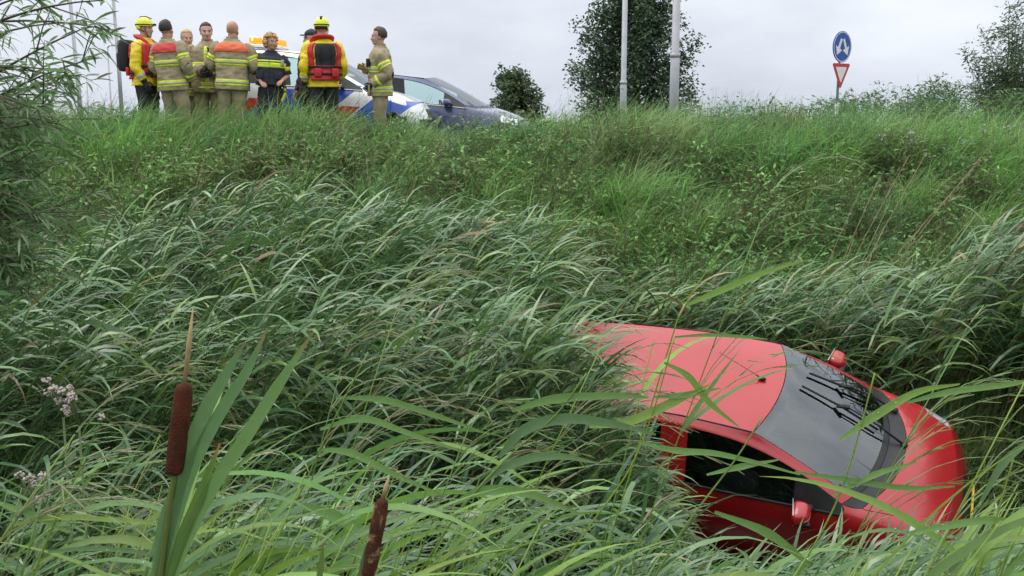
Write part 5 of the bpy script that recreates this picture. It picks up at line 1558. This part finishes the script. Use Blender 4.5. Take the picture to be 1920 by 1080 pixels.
def cattail(D, head0, head1, hw, spike, stem, leaves, label, rag=.0007, mhead=None):
    base_px = stem[-1]
    sp = spline([at(x, y, D) for x, y in stem], 5)
    d = (sp[-1] - sp[-2]).normalized(); q = sp[-1].copy()
    while q.z > gz(q.x, q.y) and q.z > -.1:
        q = q + Vector((d.x * .4, 0, -1)).normalized() * .06; sp.append(q.copy())
    inv = sp[-1].copy()
    root = empty('cattail', tuple(inv))
    g = np.array([.15, .20, .055])
    link('stem', colored_tube([p - inv for p in sp], [.0046] * len(sp), g), M_LEAF_NEAR, root)
    a, b = at(*head0, D) - inv, at(*head1, D) - inv
    r = hw / 2 / 1920 * D
    ax = (b - a)
    path = [a + ax * t for t in (0, .01, .03, .07, .15, .3, .5, .7, .85, .93, .975, 1)]
    m = MB(); m.tube(path, [r * k for k in (.25, .62, .82, .95, 1.0, 1.02, 1.03, 1.02, 1.0, .93, .75, .3)], 20, nz=lambda p: rag * (mnoise.noise(p * 160) + (1.5 * mnoise.noise(p * 45) if rag > .001 else 0)))
    m.build('seed_head', mhead or M_CAT, root)
    s1 = at(*spike, D) - inv
    m = MB(); m.tube([b - ax * .02, b.lerp(s1, .5), s1], [.0030, .0038, .0008], 8); m.build('flower_spike', M_CATTOP, root)
    for pts, ws, c, tipc in leaves:
        V, F, k = strip_px(pts, D, [w * .78 / 1920 * D for w in ws], fold=.35, n=7)
        # leaf foot reaches the ground beside the stem
        t = np.linspace(0, 1, k)[:, None]
        col = np.array(c)[None] * np.ones((k, 1))
        tt = np.clip((t - .90) / .10, 0, 1)
        col = col * (1 - tt) + np.array(tipc)[None] * tt
        foot = np.array([[V[0] * 0 + 0]]) if False else None
        p0 = Vector(V[1]); dn = []
        q = p0.copy(); 
        while q.z > gz(q.x, q.y) and q.z > -.1: q = q + Vector((-.12, .02, -1)).normalized() * .12; dn.append(q.copy())
        w0 = (Vector(V[2]) - Vector(V[0])) * .5
        V2 = []
        for q in dn[::-1]: V2 += [q - w0 * .8, q, q + w0 * .8]
        Vn = np.concatenate([np.array([tuple(v) for v in V2]).reshape(-1, 3), V]) - np.array(tuple(inv))
        n = len(Vn) // 3
        Fn = np.array([(i * 3 + j, i * 3 + j + 1, i * 3 + j + 4, i * 3 + j + 3) for i in range(n - 1) for j in (0, 1)])
        Cn = np.concatenate([np.repeat(np.array(c)[None], len(dn), 0), col])
        leaf_obj(Vn, Fn, np.repeat(Cn, 3, 0), root)
    tag(root, label, 'cattail')
CG, CG2, TIP, TIPO = (.165, .300, .095), (.140, .260, .100), (.30, .17, .07), (.50, .16, .05)
cattail(1.40, (326, 890), (346, 719), 36, (362, 578), [(330, 880), (318, 950), (300, 1085)],
  [([(322, 1090), (350, 1010), (404, 905), (460, 820), (520, 725), (587, 622)], [26, 32, 34, 34, 28, 3], CG, TIP),
   ([(300, 1090), (330, 965), (365, 865), (415, 770), (460, 700), (502, 615)], [28, 34, 34, 30, 24, 3], CG2, TIP),
   ([(296, 1090), (318, 980), (350, 860), (385, 770), (425, 700), (459, 641)], [26, 34, 38, 36, 24, 3], CG2, (.20, .16, .07)),
   ([(312, 1095), (345, 1000), (375, 930), (412, 832)], [24, 30, 30, 4], (.13, .235, .05), TIPO),
   ([(285, 1090), (300, 980), (325, 905)], [8, 12, 4], CG2, CG2)], 'tall cattail with dark brown seed head and upright blades')
cattail(1.55, (690, 1082), (718, 934), 29, (730, 892), [(692, 1075), (684, 1120)],
  [([(672, 1095), (690, 1030), (712, 985), (728, 960)], [14, 18, 14, 3], (.10, .17, .075), (.12, .17, .07)),
   ([(596, 1100), (602, 1060), (606, 1018)], [16, 15, 4], (.13, .21, .05), TIPO)], 'shorter cattail with a paler worn seed head near the bottom edge', rag=.0016, mhead=M_CATW)

# ---- water drops on the nearest leaves
def drops():
    src = [o for o in bpy.data.objects if o.name.startswith('leaf') and o.parent and (o.parent.name.startswith('reed'))]
    r = random.Random(3)
    ico_v = np.array([(0, 0, 1), (1, 0, 0), (0, 1, 0), (-1, 0, 0), (0, -1, 0), (0, 0, -1)], float)
    ico_f = np.array([(0, 1, 2), (0, 2, 3), (0, 3, 4), (0, 4, 1), (5, 2, 1), (5, 3, 2), (5, 4, 3), (5, 1, 4)])
    bm = bmesh.new(); bmesh.ops.create_icosphere(bm, subdivisions=1, radius=1.0)
    bm.verts.index_update()
    ico_v = np.array([tuple(v.co) for v in bm.verts]); ico_f = np.array([[v.index for v in f.verts] for f in bm.faces]); bm.free()
    Vs = []; Fs = []; n = 0
    for o in src:
        k = r.choice((0, 1, 3, 5, 8))
        mv = o.data.vertices; ln = len(mv)
        base = o.parent.location
        for _ in range(k):
            i = r.randrange(3, max(4, ln - 4)); j = min(ln - 1, i + 1)
            p = mv[i].co.lerp(mv[j].co, r.random()) + base
            s = r.uniform(.0010, .0022)
            Vs.append(ico_v * s * np.array([1, 1, .75]) + np.array(tuple(p)) + np.array([0, 0, s * .6])); Fs.append(ico_f + n); n += len(ico_v)
    m = bpy.data.materials.new('water_drop'); m.use_nodes = True
    b = m.node_tree.nodes['Principled BSDF']; b.inputs['Transmission Weight'].default_value = .7; b.inputs['Roughness'].default_value = .03; b.inputs['IOR'].default_value = 1.33
    b.inputs['Base Color'].default_value = (.95, .97, .95, 1)
    o = link('water_drops', np_mesh('water_drops', np.concatenate(Vs), np.concatenate(Fs)), m)
    tag(o, 'rain drops beading on the nearest reed leaves', 'water drops', kind='stuff')
drops()

# ------------------------------------------------------------------ dry stalks, flowers
M_STRAW = mat('straw', (0.27, 0.215, 0.12), .8, var=.25, scale=20)
r9 = random.Random(12)
STK = []
for i, (x0, y0, x1, y1) in enumerate(((1545, 600, 1650, 330), (1560, 590, 1700, 300), (1575, 610, 1668, 380), (1535, 560, 1612, 360), (1600, 560, 1735, 290), (1550, 640, 1600, 450), (1620, 540, 1660, 420), (1660, 520, 1840, 300), (1690, 500, 1860, 270), (1710, 560, 1830, 400), (345, 480, 385, 290), (300, 470, 400, 320))):
    D = 10.2 + r9.uniform(-.4, .5)
    a, b = at(x0, y0, D), at(x1, y1, D + r9.uniform(0, .5))
    g0 = Vector((a.x, a.y, gz(a.x, a.y)))
    root = empty('dry_stalk', tuple(g0))
    m = MB(); m.tube([Vector((0, 0, 0)), a - g0 + Vector((0, 0, .1)), (a.lerp(b, .5) + Vector((-.03, 0, .03))) - g0, b - g0], [.0042, .004, .0034, .0018], 6); m.build('stem', M_STRAW, root)
    m = MB()
    for k in range(7):
        p = a.lerp(b, .35 + .09 * k) - g0
        m.tube([p, p + Vector((r9.uniform(.01, .05), r9.uniform(-.03, .03), r9.uniform(.02, .09)))], [.0024, .001], 4)
    m.build('side_twigs', M_STRAW, root)['kind'] = 'stuff'
    tag(root, 'thin straw-coloured dead stalk', 'stalk', 'dead stalks leaning on the bank')
    STK.append((x1, y1, root))
for lo_, hi_, ph in ((0, 960, 'above the left reeds'), (960, 9999, 'behind the red car')):
    z_ = sorted([q for q in STK if lo_ <= q[0] < hi_], key=lambda q: q[0])
    for k_, q in enumerate(z_): q[2]['label'] = f'thin dead stalk leaning right {ph}, {ORD[k_]} tip from the left'
M_PINKF = mat('pink_flower', (0.37, 0.31, 0.28), .8, var=.3, scale=60)
M_LILAC = mat('thistle_lilac', (0.50, 0.44, 0.52), .8, var=.3, scale=60)
M_YELF = mat('yellow_flower', (0.70, 0.62, 0.03), .7, var=.15, scale=40)
M_STEMG = mat('green_stem', (0.07, 0.11, 0.03), .7, var=.2)
def flower_plant(name, px, py, D, heads, mflower, size, label, cat, group=None, leaves=True):
    r = random.Random(px * 7 + py)
    c = at(px, py, D); g0 = Vector((c.x - .05, D, max(gz(c.x, D), -.1)))
    root = empty(name, tuple(g0)); cr = c - g0
    fork = Vector((cr.x * .9, 0, cr.z - size * 2.2))
    m = MB(); m.tube([Vector((0, 0, 0)), fork * .5 + Vector((.01, 0, 0)), fork], [.006, .005, .004], 6)
    hs = []
    for k in range(heads):
        p = cr + Vector((r.uniform(-1, 1) * size * 2.2, r.uniform(-1, 1) * size, r.uniform(-1.2, .8) * size * 1.3)); hs.append(p)
        m.tube([fork, fork.lerp(p, .5) + Vector((0, 0, .01)), p], [.003, .0025, .002], 5)
    m.build('stem', M_STEMG, root)
    for p in hs:
        f = MB()
        for q in range(14 if size > .033 and D < 8 else 6):
            dd = Vector((r.gauss(0, 1), r.gauss(0, 1), r.gauss(.3, .7))); dd.normalize()
            f.ell(p + dd * size * .38 * r.uniform(.5, 1.1), (size * (r.uniform(.09, .17) if D < 8 else r.uniform(.14, .26)),) * 3, None, 5, 4, dis=lambda v: .3 * mnoise.noise(v * 3 + p * 30))
        f.build('flower_head', mflower, root)
    if leaves:
        n = 12; t = RNG.random(n)
        P = np.array([tuple(fork * (.35 + .6 * a)) for a in t])
        V, F, C = ribbons(P, RNG.uniform(-3, 3, n), RNG.uniform(.1, .7, n), RNG.uniform(.06, .13, n), RNG.uniform(.018, .034, n), RNG.uniform(.3, 1, n), jitcol((.07, .115, .04), n), segs=3, shape='lance', fold=.2)
        o = link('leaves', np_mesh('leaves', V, F, C), M_WEED, root); o['kind'] = 'stuff'
    tag(root, label, cat, group)
    return root
flower_plant('flowering_herb', 118, 738, 3.6, 7, M_PINKF, .040, 'pale pink flower cluster, the upper one at the left edge', 'flower')
flower_plant('flowering_herb', 148, 758, 3.55, 5, M_PINKF, .036, 'pale pink flower cluster just right of and below the upper one', 'flower')
flower_plant('flowering_herb', 62, 905, 2.9, 7, M_PINKF, .034, 'faded pink flower cluster low at the left edge', 'flower')
TH = sorted(((1702, 250), (1710, 268), (1735, 262), (1770, 275), (1745, 292), (1790, 268), (1765, 305), (1698, 282), (1845, 240), (1893, 237), (1714, 220), (1805, 214), (1642, 196), (1665, 378), (1656, 255)))
for i, (x, y) in enumerate(TH):
    flower_plant('thistle', x, y, 13.2 + (i % 4) * .3 if y > 225 else 14.8, 4, M_LILAC, .034, f'pale lilac thistle at the upper right, {ORD[i]} from the left', 'thistle', 'thistles on the right of the bank', leaves=False)
for i, (x, y) in enumerate(((1598, 250), (1605, 236), (1614, 244))):
    flower_plant('yellow_herb', x, y, 14.6, 5, M_YELF, .030, ('leftmost and lowest', 'middle and highest', 'rightmost')[i] + ' yellow flower tuft right of the road sign foot', 'flower', 'yellow flowers near the sign', leaves=False)

# ------------------------------------------------------------------ trees
def branch_tree(name, base, limbs, leaves_fn, label, trunk, mleaf, group=None, mbark=M_BARK):
    root = empty(name, tuple(base)); inv = Vector(base)
    m = MB(); m.tube([p - inv for p in trunk[0]], trunk[1], 10, nz=lambda p: .01 * mnoise.noise(p * 6)); m.build('trunk', mbark, root)
    m = MB()
    for path, rad in limbs: m.tube([p - inv for p in path], rad, 5)
    m.build('branches', mbark, root)
    V, F, C = leaves_fn
    link('crown', np_mesh('crown', V - np.array(tuple(inv)), F, C), mleaf, root)['kind'] = 'stuff'
    tag(root, label, 'tree', group)
    return root
def leafy(points, r, L, W, col, n_per, spread, segs=2, el=(-.6, 1.0), shape='lance', az=None, droop=(.2, 1.0), v=.22):
    n = len(points) * n_per
    P = np.repeat(np.array(points), n_per, 0) + r.normal(0, spread, (n, 3))
    a = r.uniform(-3.14, 3.14, n) if az is None else r.normal(az[0], az[1], n)
    return ribbons(P, a, r.uniform(el[0], el[1], n), r.uniform(*L, n), r.uniform(*W, n), r.uniform(*droop, n), jitcol(col, n, r, v), segs=segs, shape=shape, roll=r.normal(0, .8, n))
def crown_tree(name, px, py_top, py_base, D, half_w_px, label, col, seed, nlimb=46, n_per=26, leafL=(.10, .17), prof=None, spread=.20):
    r = np.random.default_rng(seed)
    top = at(px, py_top, D); b = at(px, py_base, D)
    base = Vector((b.x, D, gz(b.x, D)))
    Ht = top.z - base.z; hw = half_w_px / 1920 * D
    trunk = ([base + Vector((.05 * math.sin(i), 0, Ht * .92 * i / 8)) for i in range(9)], [.16 * (1 - i / 8.6) * Ht / 5 + .012 for i in range(9)])
    limbs = []; pts = []
    for i in range(nlimb):
        t = .10 + .88 * ((i + r.random()) / nlimb)
        w = hw * float(np.interp(t, *prof))
        a = i * 2.4 + r.normal(0, .4)
        z0 = base.z + Ht * max(.06, t - .14)
        p0 = Vector((base.x, base.y, z0))
        k = r.uniform(.55, 1.05)
        p2 = Vector((base.x + math.cos(a) * w * k, base.y + math.sin(a) * w * k, base.z + Ht * t + r.normal(0, .1)))
        pa = bez(p0, p0.lerp(p2, .5) + Vector((0, 0, -.10)), p2, 5)
        limbs.append((pa, [.035 * (1 - q / 6) * (1.2 - t) + .006 for q in range(6)]))
        for q in (2, 3, 4, 5):
            pts.append(tuple(pa[q]))
            for _ in range(2):
                e = pa[q] + Vector((r.normal(0, .28), r.normal(0, .28), r.normal(.08, .25))) * (hw / 2.2)
                limbs.append(([pa[q], pa[q].lerp(e, .5) + Vector((0, 0, .03)), e], [.010, .007, .003])); pts.append(tuple(e))
    lf = leafy(pts, r, leafL, (leafL[0] * .5, leafL[1] * .62), col, n_per, spread * hw / 2.2)
    return branch_tree(name, base, limbs, lf, label, trunk, M_TREE)
crown_tree('alder_tree', 1186, -150, 222, 34, 121, 'large dark broadleaf tree behind the two grey lamp posts', (.075, .125, .064), 5, nlimb=88, n_per=38, leafL=(.09, .155), prof=([0, .1, .3, .45, .6, .8, 1], [.70, .88, 1.0, .86, .60, .35, .1]), spread=.15)
crown_tree('round_shrub', 966, 134, 214, 27, 62, 'small round dark shrub right of the blue saloon', (.095, .145, .068), 6, nlimb=40, n_per=18, leafL=(.08, .13), prof=([0, .2, .5, .8, 1], [.85, 1.0, .95, .72, .30]), spread=.16)
# airy willow at the right edge
def airy(name, px, D, py_base, label, seed, n=42):
    r = np.random.default_rng(seed)
    b = at(px, py_base, D); base = Vector((b.x, D, gz(b.x, D)))
    limbs = []; pts = []
    for i in range(n):
        a = r.uniform(-3.14, 3.14); sp = r.uniform(.15, 1.0); h = r.uniform(1.0, 3.05) * (1.12 - .30 * sp)
        e = base + Vector((math.cos(a) * sp, math.sin(a) * sp, h))
        pa = bez(base + Vector((math.cos(a) * .08, math.sin(a) * .08, 0)), base + Vector((math.cos(a) * sp * .35, math.sin(a) * sp * .35, h * .6)), e, 9)
        limbs.append((pa, [.018 * (1 - q / 10) + .003 for q in range(10)]))
        for q in range(3, 10):
            pts.append(tuple(pa[q]))
            e2 = pa[q] + Vector((r.normal(0, .16), r.normal(0, .16), r.normal(.12, .1)))
            limbs.append(([pa[q], e2], [.005, .002])); pts.append(tuple(e2)); pts.append(tuple(pa[q].lerp(e2, .5)))
    trunk = ([base + Vector((0, 0, -.05)), base + Vector((.02, 0, .25)), base + Vector((.03, 0, .5))], [.10, .08, .05])
    lf = leafy(pts, r, (.08, .15), (.020, .036), (.095, .145, .072), 13, .085, el=(-.3, 1.2))
    return branch_tree(name, base, limbs, lf, label, trunk, M_WILLOW, mbark=M_TWIG)
airy('willow_bush', 1893, 21.5, 205, 'airy grey-green willow at the upper right edge', 9)

# foreground willow at the left edge
def near_willow():
    r = np.random.default_rng(31)
    bx, by = -3.75, 5.6
    base = Vector((bx, by, max(gz(bx, by), -.05)))
    trunk = ([base + Vector((0, 0, -.1)), base + Vector((.05, .02, .8)), base + Vector((.0, .05, 1.8)), base + Vector((.12, 0, 2.8)), base + Vector((.1, .05, 3.9))], [.11, .09, .075, .055, .03])
    limbs = []; LP = []; LA = []
    targets = []
    for i in range(185):
        py = r.uniform(-60, 560)
        xm = float(np.interp(py, [-60, 0, 60, 130, 185, 215, 300, 420, 520, 560], [205, 210, 195, 205, 150, 70, 62, 85, 50, 10]))
        dens = 1.0 if py > 190 else .30
        if r.random() > dens: continue
        px = xm - abs(r.normal(0, 1)) * 75
        targets.append((px, py, r.uniform(4.7, 5.9)))
    for px, py, D in targets:
        e = at(px, py, D)
        if e.z < .3: continue
        z0 = float(np.clip(e.z - r.uniform(.1, .9), .4, 3.9) - base.z)
        p0 = base + Vector((.06, .03, z0))
        mid_ = p0.lerp(e, .55) + Vector((-.05, 0, r.uniform(.12, .35)))
        pa = bez(p0, mid_, e, 12)
        limbs.append((pa, [.012 * (1 - q / 13) + .0022 for q in range(13)]))
        for q in range(4, 13):
            nl = 3 if q < 12 else 5
            for _ in range(nl):
                t = r.random(); p = pa[min(q, 12)].lerp(pa[min(q + 1, 12)], t); LP.append(tuple(p)); LA.append(0)
            if q % 2 == 0:
                e2 = pa[q] + Vector((r.normal(.12, .10), r.normal(0, .12), r.normal(-.02, .12)))
                limbs.append(([pa[q], pa[q].lerp(e2, .5) + Vector((0, 0, .02)), e2], [.004, .003, .0015]))
                for t in (.3, .5, .7, .85, .95, 1.0): LP.append(tuple(pa[q].lerp(e2, t))); LA.append(0)
    P = np.array(LP); n = len(P)
    P = P + r.normal(0, .006, (n, 3))
    az = r.normal(0.0, 1.1, n); el = r.uniform(-.7, .75, n)
    L = r.uniform(.070, .130, n); W = r.uniform(.010, .018, n); dr = r.uniform(.2, .9, n)
    col = jitcol((.140, .240, .095), n, r, .2)
    roll = r.normal(0, .7, n)
    # the leaves that show largest are objects of their own
    x_, y_ = project(P)
    vis = (x_ > 0) & (y_ > 0) & (y_ < 560)
    order = np.argsort(np.where(vis, -L / P[:, 1], 1))
    big = order[:300]; rest = order[300:]
    root = empty('willow_tree', tuple(base)); inv = np.array(tuple(base))
    m = MB(); m.tube([p - base for p in trunk[0]], trunk[1], 12, nz=lambda p: .008 * mnoise.noise(p * 9)); m.build('trunk', M_BARK, root)
    m = MB()
    for path, rad in limbs: m.tube([p - base for p in path], rad, 5)
    m.build('branches', M_TWIG, root)
    V, F, C = ribbons(P[rest] - inv, az[rest], el[rest], L[rest], W[rest], dr[rest], col[rest], segs=3, shape='lance', roll=roll[rest], fold=.25)
    link('crown', np_mesh('crown', V, F, C), M_WILLOW, root)['kind'] = 'stuff'
    for i in big:
        V, F, C = ribbons(P[i:i + 1] - inv, az[i:i + 1], el[i:i + 1], L[i:i + 1], W[i:i + 1], dr[i:i + 1], col[i:i + 1], segs=4, shape='lance', roll=roll[i:i + 1], fold=.25)
        leaf_obj(V, F, C, root, M_WILLOW)
    tag(root, 'willow with narrow drooping leaves at the left edge in front of the bank', 'tree')
near_willow()

# ------------------------------------------------------------------ lamp posts and road sign
M_GALV = mat('galvanised_steel', (0.40, 0.41, 0.43), .5, metal=.3, var=.10, scale=6)
def lamp_post(px, py, D, r0, r1, H, label, collar=None, arm=0.0, lean=0.0):
    b = at(px, py, D); base = Vector((b.x, D, gz(b.x, D)))
    root = empty('lamp_post', tuple(base))
    m = MB(); zc = collar if collar else H * .3
    m.tube([(0, 0, -.1), (0, 0, zc), (lean * .1, 0, zc + .02), (lean, 0, H)], [r0, r0 * .98, r0 * .82, r1], 16); m.build('pole', M_GALV, root)
    m = MB(); m.tube([(0, 0, zc - .05), (0, 0, zc + .035)], [r0 * 1.06, r0 * 1.06], 16); m.build('collar', M_GALV, root)
    m = MB()
    aa = arm if arm else .9
    m.tube([(lean, 0, H - .02), (lean + aa * .4, 0, H + .10), (lean + aa, 0, H + .12)], [r1, r1 * .8, r1 * .7], 8); ao = m.build('arm', M_GALV, root)
    m = MB(); m.box((lean + aa + .25, 0, H + .12), (.62, .22, .09), bev=.03); m.build('lamp_head', M_GALV, ao)
    tag(root, label, 'lamp post', 'grey lamp posts along the road')
lamp_post(1168, 215, 27, .086, .06, 8.5, 'slim grey lamp post in front of the big tree, left of the thicker one', collar=1.75)
lamp_post(1263, 215, 20.5, .093, .065, 8.5, 'thicker grey lamp post at the right side of the big tree', collar=2.15)
lamp_post(149, 190, 30, .060, .045, 8, 'grey lamp post farthest left, behind the willow twigs', collar=1.5, lean=-.15)
lamp_post(227, 190, 33, .062, .045, 8, 'grey lamp post just left of the first rescuer', collar=2.2, lean=-.1)
lamp_post(208, 190, 60, .055, .045, 4.9, 'thin distant lamp post with short arm, left of the first rescuer', collar=1.2, arm=.35)
lamp_post(165, 190, 75, .055, .045, 5.0, 'thinnest distant post between the two left lamp posts', collar=1.2, arm=.35)

def road_sign():
    D = 19.5
    c = at(1575, 88, D); base = Vector((c.x, D, gz(c.x, D)))
    root = empty('road_sign', tuple(base)); h = c.z - base.z
    s = 1920 / (D * math.cos(PITCH) + .3)
    yaw = R(38)
    rz = Matrix.Rotation(yaw, 3, 'Z')
    Bl = mat('sign_blue', (0.012, 0.075, 0.36), .4, var=.05); Wh = mat('sign_white', (0.74, 0.75, 0.76), .4, var=.04); Rd = mat('sign_red', (0.50, 0.03, 0.035), .4, var=.05)
    m = MB(); m.tube([(0, 0, -.2), (0, 0, 1.25)], .038, 12); m.tube([(0, 0, 1.2), (0, 0, h + .28)], .024, 12); m.build('pole', M_GALV, root)
    rad = 56 / 2 / s
    fc = Matrix(((1, 0, 0), (0, 0, 1), (0, -1, 0)))   # lathe axis (z) -> towards the camera (-y)
    Mx = rz @ Matrix.Rotation(R(90), 3, 'X')
    off = rz @ Vector((0, -.045, 0))
    def disc(r_, z0, z1): return [(0, z0), (r_, z0), (r_, z1), (0, z1)]
    m = MB(); m.lathe(disc(rad, -.008, .008), 40, off + Vector((0, 0, h)), Mx); d0 = m.build('round_sign', Bl, root, smooth=False)
    m = MB(); m.lathe([(rad * .955, .0085), (rad * .955, .0105), (rad * .905, .0105), (rad * .905, .0085)], 40, off + Vector((0, 0, h)), Mx, cap=False); m.build('white_ring', Wh, d0, smooth=False)
    def flat(poly, z, nm, mt, parent, ctr):
        v = [ctr + rz @ Vector((x, -z, y)) for x, y in poly] + [ctr + rz @ Vector((x, -z + .003, y)) for x, y in poly]
        n = len(poly); f = [tuple(range(n)), tuple(range(2 * n - 1, n - 1, -1))] + [(i, i + n, (i + 1) % n + n, (i + 1) % n) for i in range(n)]
        q = MB(); q.add(v, f); q.build(nm, mt, parent, smooth=False)
    for e in (-1, 1):
        # arrow pointing down and outwards
        A = [(-.03, .17), (.03, .17), (.03, -.02), (.11, -.02), (0, -.17), (-.11, -.02), (-.03, -.02)]
        a = e * R(24); ca, sa = math.cos(a), math.sin(a)
        k = rad / .30
        poly = [((x * ca - y * sa + e * .105) * k, (x * sa + y * ca - .005) * k) for x, y in A]
        flat(poly, .0115, 'arrow', Wh, d0, off + Vector((0, 0, h)))
    zt = at(1575, 119, D).z - base.z; zb = at(1575, 168, D).z - base.z; hw = rad * 1.0
    def tri(k, z, nm, mt, parent):
        cx, cy = 0, zt - (zt - zb) * .36
        pts = []
        for (x, y) in ((-hw, zt), (hw, zt), (0, zb)):
            pts.append((x * k, cy + (y - cy) * k))
        o = []
        for i in range(3):
            p, a_, b_ = Vector(pts[i]), Vector(pts[i - 1]), Vector(pts[(i + 1) % 3])
            o += [p + (a_ - p) * .06, p + (b_ - p) * .06]
        flat([tuple(p) for p in o][::-1], z, nm, mt, parent, off)
    q = MB(); d1 = empty('give_way_sign'); d1.parent = root
    tri(1.0, .006, 'red_triangle', Rd, d1); tri(.62, .010, 'white_triangle', Wh, d1)
    for z in (h, zt - .08):
        m = MB(); m.box((0, 0, z), (.09, .07, .04), rz); m.build('bracket', M_GALV, root)
    tag(root, 'blue round two-arrow sign above a red-edged give-way triangle on a grey pole', 'road sign')
road_sign()
